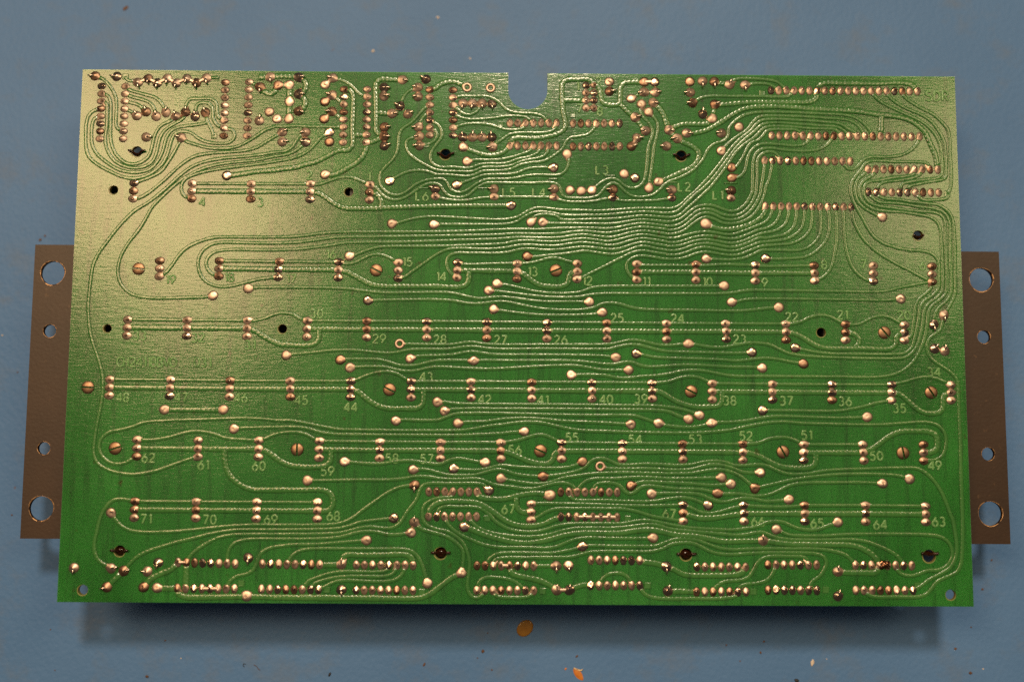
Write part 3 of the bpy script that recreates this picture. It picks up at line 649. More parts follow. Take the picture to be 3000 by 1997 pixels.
n D2 1575,665 1590,710 1640,770 1720,830 1830,880 1930,920 2038,942 D3 80,948 300,950 480,955 570,940 650,905 750,870 850,860 1100,865 1350,865 1455,862
n D2 1796,665 1820,710 1870,755 1960,800 D3 0,822 100,838 220,850 350,850 480,835 600,800 720,775 900,770 1100,770 1250,755 1400,738 1500,745 1600,775 1750,795 1900,808 2100,825 D4 0,834 100,832 200,812 270,808 330,835 400,860 500,875 700,880 900,878 1050,875 1200,890 1320,930 1430,980 1510,1035 1561,1113
k D2 1755,762 1820,780 1930,825 D3 0,860 80,880 180,900 300,905 400,895 520,870 640,835 760,818 950,815 1150,815 1280,795 1420,785 1530,800 1650,830 1850,845 2000,875 2100,893 D4 60,890 268,885
k D4 268,885 340,895 500,915 700,920 900,922 1050,925 1150,945 1230,985 1300,1040 1339,1113
n D2 1947,1115 1990,1050 2050,1010 D3 100,998 350,1000 550,998 650,980 740,960 803,940
n D3 803,940 870,932 1100,937 1350,938 1480,935 1560,905 1650,875 1750,868 1850,880 1950,915 2050,950 2150,966 D4 0,968 200,960 500,960 800,965 950,990 1040,1025 1117,1112
n D2 2022,1115 2040,1060 D3 62,1045 300,1042 600,1040 720,1032 800,1010 880,990 1000,985 1200,985 1450,983 1550,955 1620,920 1720,905 1820,910 1900,945 1980,985 2080,1008 2195,1012 D4 150,1002 400,995 600,998 750,1005 820,1030 850,1080 830,1150 790,1210 720,1260 689,1341
s D3 59,1116 133,1116
k D3 133,1116 150,1180 220,1210 320,1230 420,1255 490,1285 568,1340
s D3 568,1340 683,1340
k D3 683,1340 750,1310 820,1290 882,1298
n D3 357,1118 420,1118 563,1118
n D2 1870,1342 1890,1270 1950,1225 2038,1222 D3 80,1230 180,1260 282,1345
n D2 2019,1342 2045,1390 D3 60,1404 150,1408 250,1408 320,1395 357,1345
k D3 1330,1068 1400,1085 1480,1095 1575,1125
k D3 1575,1125 1650,1150 1720,1190 1820,1205 2000,1205 2150,1203 D4 60,1190 108,1130
n D3 957,1298 985,1240 1040,1195 1100,1185 1170,1190 1230,1230 1257,1298
n D3 1332,1298 1360,1360 1410,1395 1500,1415 1800,1418 2100,1415 D4 20,1392 38,1357
k D3 1587,1350 1700,1350 1853,1357
n D3 2005,1357 2040,1300 2100,1265 2180,1254 D4 80,1245 140,1215 180,1160 210,1100 260,1050 340,1030 500,1030 630,1035 670,1055 686,1109
n D4 38,1357 60,1305 120,1285 220,1275 300,1250 350,1200 387,1108
k D4 955,1170 1050,1180 1200,1180 1310,1175 1339,1113
n D4 1487,1113 1510,1170 1560,1200 1630,1208 1700,1190 1780,1160 1880,1155 1950,1120 2000,1050 2005,980 1990,930 1950,880 1880,845 1750,830 1500,825 1200,825 1000,830 850,840 600,840 500,830 390,783
n C3 443,1050 500,1045 650,1025 750,1000 830,965 880,910 940,885 1000,885 1070,910 1130,940 1200,945 1400,935 1700,948 1800,940 1920,915 2020,908 2120,918 C4 0,945 60,950 150,945 230,940 300,950 380,985 450,1015 550,1030 700,1020 850,995 1000,985 1200,980 1400,972 1550,970 1680,975 1760,1015 1830,1080 1900,1180 1950,1290 1990,1400 D4 2010,690 2030,800 2045,900 2045,990 2030,1060 1980,1140 1900,1190 1800,1240 1720,1300 1647,1345
n C3 967,958 1030,975 1150,982 1400,978 1650,990 1800,985 1900,960 2000,940 2100,948 2195,975 C4 60,1002 130,1015 245,1015
n C3 55,1068 110,1080 250,1105 400,1118 500,1105 620,1065 750,1045 900,1025 1200,1015 1500,1022 1800,1020 1920,1000 2040,985 2120,992 2180,1010 C4 50,1040 120,1095 193,1160
n C3 753,1192 780,1140 840,1090 920,1070 1100,1070 1250,1058 1450,1058 1600,1070 1800,1068 2083,1060
n C3 753,1192 720,1140 660,1112 570,1110 480,1130 380,1158 280,1163 150,1145 0,1125 C2 1985,1105 1920,1080 1850,1070 1700,1075 1550,1070 1400,1050 1300,1050 1200,1068 1050,1080 800,1080 400,1087 315,1087
n C3 901,1193 920,1130 970,1110 1080,1110 1150,1135 1190,1185 1240,1210 1290,1190 1350,1145 1430,1135 1550,1150 1700,1165 1900,1170 2045,1205
n C3 1250,1135 1310,1110 1400,1098 1550,1105 1800,1115 2000,1130 2170,1120
n C3 1437,1210 1500,1207 1800,1205 1900,1220 1980,1255 2060,1280 2150,1278 C4 0,1265 80,1250 180,1255 280,1275 380,1275 507,1262
n C3 2045,1205 2100,1210 C4 0,1208 60,1210 200,1228 320,1215 420,1175 520,1130 640,1110 900,1105 1200,1105 1367,1115
n C4 193,1160 250,1145 400,1110 550,1078 700,1055 900,1035 1100,1027 1350,1030 1500,1040 1617,1073
n C3 679,1192 690,1240 740,1265 1000,1270 1300,1280 1450,1278 1600,1255 1720,1243 1820,1258 1960,1318
n C3 335,1303 390,1298 700,1302 1000,1310 1400,1320 1730,1310
n C3 1730,1310 1800,1335 1870,1370 1960,1388 2060,1375 2150,1348 C4 90,1315
k C3 1730,1386 1790,1405 1880,1430 2000,1430 2150,1408 C4 92,1389
n C3 333,1452 390,1425 460,1380 550,1348 700,1345 1000,1345 1200,1350 1320,1375 1450,1415 1600,1440 1730,1462
rk C4 92,1389 651,1390 1210,1391 1762,1397
n C4 90,1315 300,1328 500,1328 650,1315
rn C4 650,1315 1210,1315 1760,1323
n C2 1125,540 1190,530 1400,535 1520,530 1600,500 1680,475 1800,470 C3 0,470 200,475 600,485 900,490 1200,488 1300,495 1380,520 1505,562
n C2 1697,562 1750,552 1950,545 C3 60,525 150,518 300,515 450,525 600,540 900,552 1250,572
n C2 1508,367 1570,365 1650,378 1750,385 C3 0,388 600,392 1100,398 1400,400 1550,408 1680,425 1780,450 1880,490
n C2 1575,450 1640,435 1800,428 C3 0,430 600,433 1100,437 1500,442 1600,455 1680,490 1780,525
n C3 1505,562 1570,580 1700,595 1830,597 1920,580 1992,560
n C3 1992,560 2050,552 2150,551 C4 0,548 100,540 220,520 350,500 480,497 700,505 1000,512 1228,505
n C4 262,445 320,445 600,447 800,450 950,448 1080,430 1200,405 1320,372 1450,353
n C2 655,915 720,918 850,930 1000,932 1100,915 1200,905 1300,908 1400,925 1500,938 1560,930 1620,900 1700,885 1780,895 1850,910 1950,922
n C2 1285,987 1340,980 1430,990 1520,1015 1600,1035 1720,1040 1850,1035 1950,1010 2030,990 C3 60,988 200,1030 320,1045 443,1050
n C2 1657,980 1720,985 1850,992 1950,982 2050,955 C3 80,950 200,962 400,972 600,972 700,960 805,915
n A1 2123,740 A2 85,740
n C1 550,1383 D1 550,630
'''

TEXTS = '''
A1 4 1390,1290
A1 3 1925,1295
A2 2 335,1045
A2 1 893,1060
A2 L6 1370,1240
A3 L5 130,1205
A3 L4 405,1205
A3 L3 985,1000
A3 L2 1740,1155
A3 L1 2060,1230
A3 1 770,232
A3 2 955,185
A3 7 780,435
A3 8 967,460
B1 19 1110,560
B1 18 1650,540
B1 33 817,1075
B1 32 1352,1095
B1 31 1840,1160
B2 16 545,330
B2 15 1248,400
B2 17 180,555
B2 14 1557,535
B2 30 403,875
B2 29 978,1105
B2 28 1537,1112
B2 27 2093,1115
B2 43 1410,1455
B3 13 360,490
B3 12 862,575
B3 11 1415,580
B3 10 1965,583
B3 25 1125,915
B3 24 1678,920
B3 26 607,1115
B4 9 285,590
B4 8 832,425
B4 7 1193,420
B4 6 1733,435
B4 22 533,905
B4 21 1010,885
B4 20 1562,890
B4 23 55,1110
B4 34 1838,1410
C1 48 660,325
C1 47 1197,325
C1 46 1745,330
C1 62 895,880
C1 61 1412,945
C1 60 1910,955
C1 71 885,1440
C1 70 1458,1447
C1 69 2020,1445
C2 45 263,350
C2 44 715,415
C2 42 1947,345
C2 59 502,1003
C2 58 1095,885
C2 57 1415,890
C2 68 557,1413
C3 41 455,350
C3 40 1025,345
C3 39 1343,340
C3 38 2160,355
C3 55 710,695
C3 54 1290,712
C3 53 1843,710
C3 56 185,808
C3 67 125,1350
C3 67 1603,1395
C4 37 485,357
C4 36 1023,362
C4 35 1523,425
C4 52 113,680
C4 51 680,672
C4 50 1310,862
C4 49 1848,950
C4 66 222,1465
C4 65 767,1480
C4 64 1345,1492
C4 63 1883,1465
'''

SQUARES = [('A1', 683, 140), ('A1', 1497, 685), ('A2', 1410, 765), ('A3', 50, 585), ('A3', 715, 490), ('A4', 260, 295), ('A4', 1962, 1215),
           ('D2', 1967, 682), ('D2', 495, 1337), ('D2', 1367, 1358), ('D3', 1220, 685), ('D3', 437, 1348), ('D3', 1403, 1298),
           ('D4', 180, 1355), ('D4', 845, 1338), ('D1', 1745, 1280), ('A2', 600, 810), ('D4', 1690, 1300)]

HOLES = [('A1', 575, 1180, 42), ('A2', 697, 1198, 42), ('B1', 518, 1008, 39), ('B2', 88, 1012, 42), ('B4', 803, 1045, 43), ('D1', 292, 1338, 45), ('D4', 1992, 1383, 46)]
CLIPS = [('A1', 790, 828, 50, 'V'), ('A2', 1585, 852, 51, 'V'), ('A3', 1712, 866, 51, 'V'), ('B4', 1692, 155, 46, 'U'),
         ('D1', 630, 980, 49, 'T'), ('D2', 1542, 1000, 53, 'T'), ('D3', 1757, 1012, 54, 'T'), ('D4', 1795, 1028, 58, 'W')]
SCREWS = [('B1', 803, 462, 5), ('B2', 948, 475, 28), ('B3', 560, 477, -22), ('B4', 1383, 1048, 52), ('C1', 338, 232, 2), ('C1', 588, 792, -18),
          ('C2', 1070, 253, 27), ('C2', 222, 803, 90), ('C3', 1802, 270, 27), ('C3', 418, 815, 24), ('C4', 1812, 280, 58), ('C4', 450, 825, 62), ('C4', 1553, 835, 80)]

# ------------------------------------------------------------------ the board sheet
corner = [px(242.5, 204), px(2797, 225), px(2853, 1776), px(166.5, 1762.5)]
notch = [tp('A3', 122, 104), tp('A3', 122, 265)]
ca, cb = tp('A3', 122, 265), tp('A3', 482, 265)
cc = ((ca[0] + cb[0]) / 2, (ca[1] + cb[1]) / 2)
rad = abs(cb[0] - ca[0]) / 2
arc = [(cc[0] - rad * math.cos(math.pi * i / 24), cc[1] - rad * math.sin(math.pi * i / 24)) for i in range(25)]
ytop = lambda x: corner[0][1] + (corner[1][1] - corner[0][1]) * (x - corner[0][0]) / (corner[1][0] - corner[0][0])
outer = [corner[0], (arc[0][0], ytop(arc[0][0]))] + arc + [(arc[-1][0], ytop(arc[-1][0])), corner[1], corner[2], corner[3]]
hole_loops = []
for t, x, y, r in HOLES:
    hole_loops.append((tp(t, x, y), r * ZPX))
for t, x, y, r, k in CLIPS:
    hole_loops.append((tp(t, x, y), r * ZPX))
BTHICK = 0.0016
board = filled('board_panel', [outer] + [circle(c, r) for c, r in hole_loops], BT - BTHICK, BT, [M_MASK, M_FIBRE], THING)
for c, r in hole_loops:
    vs, fs = [], []
    n = 28
    jig = [1.06 + 0.06 * random.random() for _ in range(3)]
    oxr, oyr = 0.05 * r * random.uniform(-1, 1), -0.06 * r
    for i in range(n):
        a = 2 * math.pi * i / n
        w = jig[0] + 0.07 * math.sin(a + 4.4)
        vs += [(c[0] + r * 0.985 * math.cos(a), c[1] + r * 0.985 * math.sin(a), BT - 0.00002),
               (c[0] + oxr + r * w * math.cos(a), c[1] + oyr + r * w * math.sin(a), BT + 0.00003)]
    for i in range(n):
        j = (i + 1) % n
        fs.append((2 * i, 2 * i + 1, 2 * j + 1, 2 * j))
    mesh_obj('hole_rim', vs, fs, M_FIBRE, THING)

# ------------------------------------------------------------------ joints
joints = []                                    # [x, y, a, b, kind, angle, dirs]


def add_joint(p, a, b, kind, ang=None):
    joints.append(dict(p=p, a=a * ZPX, b=b * ZPX, kind=kind, ang=ang, dirs=[]))


for line in JOINTS.strip().splitlines():
    tk = line.split()
    t, k = tk[0], tk[1]
    for it in tk[2:]:
        q = [float(v) for v in it.split(',')]
        if k == 'S':
            x0, y0, x1, y1 = q
            for f in (0, 0.5, 1):
                add_joint(tp(t, x0 + (x1 - x0) * f, y0 + (y1 - y0) * f), 45, 37, 'switch_pin_joint')
        elif k in 'IJ':
            x0, y0, x1, y1, n = q
            n = int(n)
            horiz = abs(x1 - x0) > abs(y1 - y0)
            for i in range(n):
                f = i / (n - 1)
                add_joint(tp(t, x0 + (x1 - x0) * f, y0 + (y1 - y0) * f), 31 if horiz else 41, 43 if horiz else 33,
                          'socket_pin_joint' if k == 'J' else 'chip_pin_joint')
        elif k == 'R':
            add_joint(tp(t, *q), 46, 46, 'solder_joint')
        elif k == 'B':
            add_joint(tp(t, *q), 54, 51, 'solder_joint')
        elif k == 'C':
            add_joint(tp(t, *q), 37, 36, 'connector_pin_joint')
        elif k == 'D':
            add_joint(tp(t, *q), 44, 36, 'lamp_pin_joint')
        elif k == 'H':
            add_joint(tp(t, *q), 48, 46, 'eyelet')
        elif k == 'L':
            add_joint(tp(t, q[0], q[1]), 46, 46, 'lead_joint', q[2])
JP = np.array([j['p'] for j in joints])

# ------------------------------------------------------------------ traces


def catmull(P, step):
    P = np.array(P)
    if len(P) == 2:
        n = max(2, int(np.linalg.norm(P[1] - P[0]) / step))
        return P[0] + (P[1] - P[0]) * np.linspace(0, 1, n + 1)[:, None]
    Q = np.vstack([2 * P[0] - P[1], P, 2 * P[-1] - P[-2]])
    out = []
    for i in range(1, len(Q) - 2):
        p0, p1, p2, p3 = Q[i - 1:i + 3]
        k = [0]
        for a_, b_ in ((p0, p1), (p1, p2), (p2, p3)):
            k.append(k[-1] + max(1e-7, np.linalg.norm(b_ - a_)) ** 0.5)
        t0, t1, t2, t3 = k
        n = max(2, int(np.linalg.norm(p2 - p1) / step))
        t = np.linspace(t1, t2, n, endpoint=False)[:, None]
        A1 = (t1 - t) / (t1 - t0) * p0 + (t - t0) / (t1 - t0) * p1
        A2 = (t2 - t) / (t2 - t1) * p1 + (t - t1) / (t2 - t1) * p2
        A3 = (t3 - t) / (t3 - t2) * p2 + (t - t2) / (t3 - t2) * p3
        B1 = (t2 - t) / (t2 - t0) * A1 + (t - t0) / (t2 - t0) * A2
        B2 = (t3 - t) / (t3 - t1) * A2 + (t - t1) / (t3 - t1) * A3
        out.append((t2 - t) / (t2 - t1) * B1 + (t - t1) / (t2 - t1) * B2)
    out.append(P[-1:])
    C = np.vstack(out)
    s = np.concatenate([[0], np.cumsum(np.linalg.norm(np.diff(C, axis=0), axis=1))])
    n = max(3, int(s[-1] / step))
    u = np.linspace(0, s[-1], n + 1)
    C = np.stack([np.interp(u, s, C[:, 0]), np.interp(u, s, C[:, 1])], 1)
    for _ in range(2):                          # take the hand tremor out of the centre line
        C[1:-1] = 0.25 * C[:-2] + 0.5 * C[1:-1] + 0.25 * C[2:]
    return C


PROFILE = np.array([(-0.55, -0.10), (-0.51, 0.48), (-0.42, 0.80), (-0.26, 0.95), (0.0, 1.0), (0.26, 0.95), (0.42, 0.80), (0.51, 0.48), (0.55, -0.10)])


def ribbon(C, w, h, wrinkle, z=BT):
    T = np.gradient(C, axis=0)
    T /= np.linalg.norm(T, axis=1)[:, None] + 1e-12
    Nn = np.stack([-T[:, 1], T[:, 0]], 1)
    s = np.concatenate([[0], np.cumsum(np.linalg.norm(np.diff(C, axis=0), axis=1))])
    n, m_ = len(C), len(PROFILE)
    ph = rng.uniform(0, 6.28)
    ph2 = np.cumsum(rng.normal(0, 0.25, n)) if wrinkle else np.zeros(n)
    wave = np.sin(2 * np.pi * s / (1.35 * MM) + ph + ph2)
    wid = w * (1 + 0.05 * np.interp(s, np.linspace(0, s[-1] + 1e-9, max(2, int(s[-1] / 0.003) + 2)), rng.normal(0, 1, max(2, int(s[-1] / 0.003) + 2))))
    V = np.zeros((n, m_, 3))
    for j, (o, hh) in enumerate(PROFILE):
        lat = o * wid
        hz = np.full(n, hh * h)
        if wrinkle and 1 <= j <= 7:
            side = (0, 1, 0.8, 0.45, 0, -0.45, -0.8, -1, 0)[j]
            hz = hz * (1 + wrinkle * side * wave) + rng.normal(0, 0.025 * h, n)
            lat = lat + (0.10 * w * wave * wrinkle if j == 4 else 0)
        V[:, j, :2] = C + Nn * np.reshape(lat, (-1, 1))
        V[:, j, 2] = z + hz
    base = 0
    F = []
    for i in range(n - 1):
        for j in range(m_ - 1):
            a = i * m_ + j
            F.append((a, a + m_, a + m_ + 1, a + 1))
    F.append(tuple(range(m_ - 1, -1, -1))[::-1])
    F.append(tuple((n - 1) * m_ + j for j in range(m_))[::-1])
    return V.reshape(-1, 3), F


def snap(p, other):
    d = np.linalg.norm(JP - np.array(p), axis=1)
    i = int(np.argmin(d))
    if d[i] < 30 * ZPX:
        return tuple(JP[i]), joints[i]
    return p, None


n_tr = 0
for line in TRACES.strip().splitlines():
    tk = line.split()
    kind = tk[0]
    t = None
    pts = []
    for it in tk[1:]:
        if ',' in it:
            x, y = it.split(',')
            pts.append(tp(t, float(x), float(y)))
        else:
            t = it
    segs = [pts[i:i + 2] for i in range(len(pts) - 1)] if kind[0] == 'r' else [pts]
    wide = kind[-1] == 'k'
    w = (1.75 if wide else 1.12) * MM
    if kind == 'm':
        w = 0.55 * MM
    bridge = kind[-1] == 's'
    for sg in segs:
        sg = list(sg)
        p0, j0 = snap(sg[0], None)
        p1, j1 = snap(sg[-1], None)
        sg[0], sg[-1] = p0, p1
        if np.linalg.norm(np.array(p0) - np.array(p1)) < 0.0003:
            continue
        C = catmull(sg, 0.42 * MM)
        for jj, ends in ((j0, C[: 10]), (j1, C[::-1][: 10])):
            if jj is not None and not bridge:
                q = ends[-1] - ends[0]
                jj['dirs'].append((math.atan2(q[1], q[0]), w))
        h = (0.36 if wide else 0.29) * MM * rng.uniform(0.9, 1.1)
        V, Fc = ribbon(C, w, h, 0.40 if wide else 0.18)
        for jj in (j0, j1):                     # the mask opens round a joint: the trace dives under the solder
            if jj is not None and not bridge:
                dd = np.repeat(np.linalg.norm(C - np.array(jj['p']), axis=1), len(PROFILE))
                kk = np.clip((dd - 0.80 * min(jj['a'], jj['b'])) / (0.35 * MM), 0.08, 1.0)
                V[:, 2] = BT - 0.03 * MM + (V[:, 2] - BT + 0.03 * MM) * kk
        if bridge:
            V, Fc = ribbon(C, 1.15 * MM, 0.42 * MM * rng.uniform(0.9, 1.1), 0.05)
            mesh_obj('solder_bridge', V, Fc, M_SOLDER[0], THING)
            continue
        mesh_obj('copper_trace', V, Fc, M_TRACE, THING)
        n_tr += 1

for t, x, y in SQUARES:
    c = tp(t, x, y)
    s = 28 * ZPX
    rot = random.uniform(-0.05, 0.05)
    h = 0.22 * MM * random.uniform(0.9, 1.1)
    vs, fs = [], []
    prof = ((1.04, -0.02 * MM), (0.95, h * 0.75), (0.80, h), (0.35, h * 0.9))
    for k_, z_ in prof:
        for i in range(4):
            a = rot + math.pi / 4 + i * math.pi / 2
            vs.append((c[0] + s * k_ * 1.414 * math.cos(a), c[1] + s * k_ * 1.414 * math.sin(a), BT + z_))
    for r_ in range(len(prof) - 1):
        for i in range(4):
            j = (i + 1) % 4
            fs.append((r_ * 4 + i, r_ * 4 + j, r_ * 4 + 4 + j, r_ * 4 + 4 + i))
    k0 = (len(prof) - 1) * 4
    fs.append((k0, k0 + 1, k0 + 2, k0 + 3))
    mesh_obj('pin_one_square', vs, fs, M_TRACE, THING, smooth=False)

# ------------------------------------------------------------------ raised lettering


def arcp(cx, cy, rx, ry, a0, a1, n=12):
    return [(cx + rx * math.cos(math.radians(a0 + (a1 - a0) * i / n)), cy + ry * math.sin(math.radians(a0 + (a1 - a0) * i / n))) for i in range(n + 1)]


GLYPH = {
    '0': [arcp(.45, .7, .40, .66, 90, 450, 20)],
    'O': [arcp(.48, .7, .48, .68, 90, 450, 20)],
    '1': [[(.18, 1.12), (.45, 1.38), (.45, 0)]],
    '2': [arcp(.42, 1.0, .36, .38, 170, -35, 12) + [(0.03, 0.02), (.86, .02)]],
    '3': [arcp(.40, 1.04, .32, .33, 150, -80, 10) + arcp(.40, .37, .38, .37, 80, -150, 12)],
    '4': [[(.68, 0), (.68, 1.38), (.0, .40), (.92, .40)]],
    '5': [[(.80, 1.36), (.22, 1.36), (.12, .78)] + arcp(.40, .44, .40, .44, 130, -145, 12)],
    '6': [[(.62, 1.38), (.16, .66)] + arcp(.45, .42, .40, .42, 150, 510, 18)],
    '7': [[(.03, 1.36), (.82, 1.36), (.28, 0)]],
    '8': [arcp(.42, 1.04, .31, .33, 270, 630, 16), arcp(.42, .36, .38, .36, 90, 450, 16)],
    '9': [[(.26, 0), (.74, .74)] + arcp(.45, .96, .40, .42, -30, 330, 18)],
    'L': [[(.08, 1.38), (.08, .02), (.66, .02)]],
    'S': [arcp(.42, 1.03, .34, .33, 30, 265, 12) + arcp(.42, .36, .38, .36, 85, -150, 12)],
    'D': [[(.06, 0), (.06, 1.36), (.30, 1.36)] + arcp(.30, .68, .52, .68, 90, -90, 12) + [(.06, 0)]],
    'R': [[(.06, 0), (.06, 1.36), (.40, 1.36)] + arcp(.40, 1.03, .36, .33, 90, -90, 8) + [(.06, .70)], [(.38, .70), (.80, 0)]],
    'C': [arcp(.52, .7, .50, .68, 45, 315, 16)],
    'H': [[(.05, 0), (.05, 1.38)], [(.70, 0), (.70, 1.38)], [(.05, .7), (.70, .7)]],
    'B': [[(.06, 0), (.06, 1.36), (.38, 1.36)] + arcp(.38, 1.03, .32, .33, 90, -90, 8) + arcp(.38, .35, .40, .35, 90, -90, 8) + [(.06, 0)]],
    'V': [[(.0, 1.38), (.42, 0), (.84, 1.38)]],
}


def lettering(t, text, x, y, size=80, adv=1.16, name='raised_number', stroke=0.66, rot=0.0):
    unit = size * ZPX / 1.4
    c = tp(t, x, y)
    wtot = adv * len(text) - 0.2
    VS, FS = [], []
    x0 = -wtot / 2
    for ch in text:
        if ch != ' ':
            for st in GLYPH[ch]:
                P = [(c[0] + unit * (x0 + q[0]), c[1] + unit * (q[1] - 0.7)) for q in st]
                P = np.array(P)
                s = np.concatenate([[0], np.cumsum(np.linalg.norm(np.diff(P, axis=0), axis=1))])
                u = np.unique(np.concatenate([s, np.arange(0, s[-1], 0.25 * MM)]))
                C = np.stack([np.interp(u, s, P[:, 0]), np.interp(u, s, P[:, 1])], 1)
                V, Fc = ribbon(C, stroke * MM, 0.26 * MM * rng.uniform(0.85, 1.15), 0.15)
                k = len(VS)
                VS += list(V)
                FS += [tuple(i + k for i in f) for f in Fc]
        x0 += adv * (0.62 if ch == '1' else 1.0)
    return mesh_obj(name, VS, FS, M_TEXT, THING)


for line in TEXTS.strip().splitlines():
    t, s, p = line.split()
    x, y = (float(v) for v in p.split(','))
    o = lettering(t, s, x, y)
    o['label'] = 'raised marking ' + s
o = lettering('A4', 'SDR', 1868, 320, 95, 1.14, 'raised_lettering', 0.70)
o['label'] = 'raised letters SDR'
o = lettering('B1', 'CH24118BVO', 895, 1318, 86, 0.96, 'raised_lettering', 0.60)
o['label'] = 'raised part code in the copper'
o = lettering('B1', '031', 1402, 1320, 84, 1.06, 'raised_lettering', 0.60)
o['label'] = 'raised number 031 beside the part code'

# ------------------------------------------------------------------ solder joints
NA = 24


def joint_mesh(j):
    kind = j['kind']
    x0, y0 = j['p']
    a, b = j['a'], j['b']
    th = np.linspace(0, 2 * np.pi, NA, endpoint=False)
    R0 = a * b / np.sqrt((b * np.cos(th)) ** 2 + (a * np.sin(th)) ** 2)
    R0 = R0 * (1 + 0.025 * np.sin(2 * th + rng.uniform(0, 6)) + 0.018 * np.sin(3 * th + rng.uniform(0, 6)))
    R1 = R0.copy()
    for d, w in j['dirs']:
        dd = np.angle(np.exp(1j * (th - d)))
        wide = w > 1.3 * MM
        ext = min(a, b) * 0.20 + (22 if not wide else 16) * ZPX
        sig = 0.30 if wide else 0.20
        R1 = np.maximum(R1, R0 + ext * np.exp(-(dd / sig) ** 2 * 0.5))
    pin = kind in ('switch_pin_joint', 'chip_pin_joint', 'socket_pin_joint', 'connector_pin_joint', 'lamp_pin_joint')
    ox, oy = rng.normal(0, 0.10, 2)
    if pin:
        if kind in ('chip_pin_joint', 'socket_pin_joint'):
            if b > a:
                oy += 0.34 if y0 > -0.06 else 0.22 * rng.choice((-1, 1))
            else:
                ox += 0.30 * rng.choice((-1, 1))
        H = rng.uniform(0.45, 0.62) * MM
        rings = [(1.03, -0.03), (0.97, 0.16), (0.84, 0.36), (0.64, 0.54), (0.44, 0.70), (0.28, 0.88), (0.19, 1.0), (0.10, 1.02)]
    elif kind == 'lead_joint':
        H = rng.uniform(0.62, 0.85) * MM
        an = -math.radians(j['ang'])
        ox, oy = 0.14 * math.cos(an), 0.14 * math.sin(an)
        rings = [(1.03, -0.03), (0.98, 0.12), (0.84, 0.33), (0.66, 0.52), (0.46, 0.72), (0.28, 0.90), (0.12, 1.0)]
    else:
        H = rng.uniform(0.38, 0.56) * MM
        rings = [(1.03, -0.04), (0.98, 0.24), (0.88, 0.52), (0.72, 0.76), (0.50, 0.92), (0.26, 0.99), (0.10, 1.0)]
    tilt = rng.normal(0, 0.06, 2)
    lob = rng.uniform(0, 6.28, 3)
    V = []
    for k, h in rings:
        # the solder runs out along the trace only near the foot
        mixk = max(0.0, (k - 0.55) / 0.45)
        rr = (R0 + (R1 - R0) * mixk) * k
        sh = 1 - k
        xs = x0 + rr * np.cos(th) + ox * a * sh
        ys = y0 + rr * np.sin(th) + oy * b * sh
        zz = H * h * (1 + (tilt[0] * np.cos(th) + tilt[1] * np.sin(th)) * 1.5 + 0.05 * np.sin(2 * th + lob[0]) * (h < 0.95))
        # where the foot runs out it thins
        zz = np.where(R1 > R0 * 1.02, zz * (1 - 0.45 * mixk * np.clip((R1 / R0 - 1) * 1.6, 0, 1)), zz)
        V.append(np.stack([xs, ys, BT + zz], 1))
    V = np.vstack(V)
    F = []
    for r_ in range(len(rings) - 1):
        for i in range(NA):
            i2 = (i + 1) % NA
            F.append((r_ * NA + i, r_ * NA + i2, (r_ + 1) * NA + i2, (r_ + 1) * NA + i))
    F.append(tuple((len(rings) - 1) * NA + i for i in range(NA)))
    return V, F, H, ox * a, oy * b


def tube(P, radii, n=8):
    P = [Vector(p) for p in P]
    vs, fs = [], []
    for i, p in enumerate(P):
        d = (P[min(i + 1, len(P) - 1)] - P[max(i - 1, 0)]).normalized()
        up = Vector((0, 0, 1)) if abs(d.z) < 0.9 else Vector((1, 0, 0))
        u = d.cross(up).normalized()
        w = u.cross(d)
        for k in range(n):
            a = 2 * math.pi * k / n
            vs.append(p + (u * math.cos(a) + w * math.sin(a)) * radii[i])
    for i in range(len(P) - 1):
        for k in range(n):
            k2 = (k + 1) % n
            fs.append((i * n + k, i * n + k2, (i + 1) * n + k2, (i + 1) * n + k))
    fs.append(tuple(range(n))[::-1])
    fs.append(tuple((len(P) - 1) * n + k for k in range(n)))
    return vs, fs


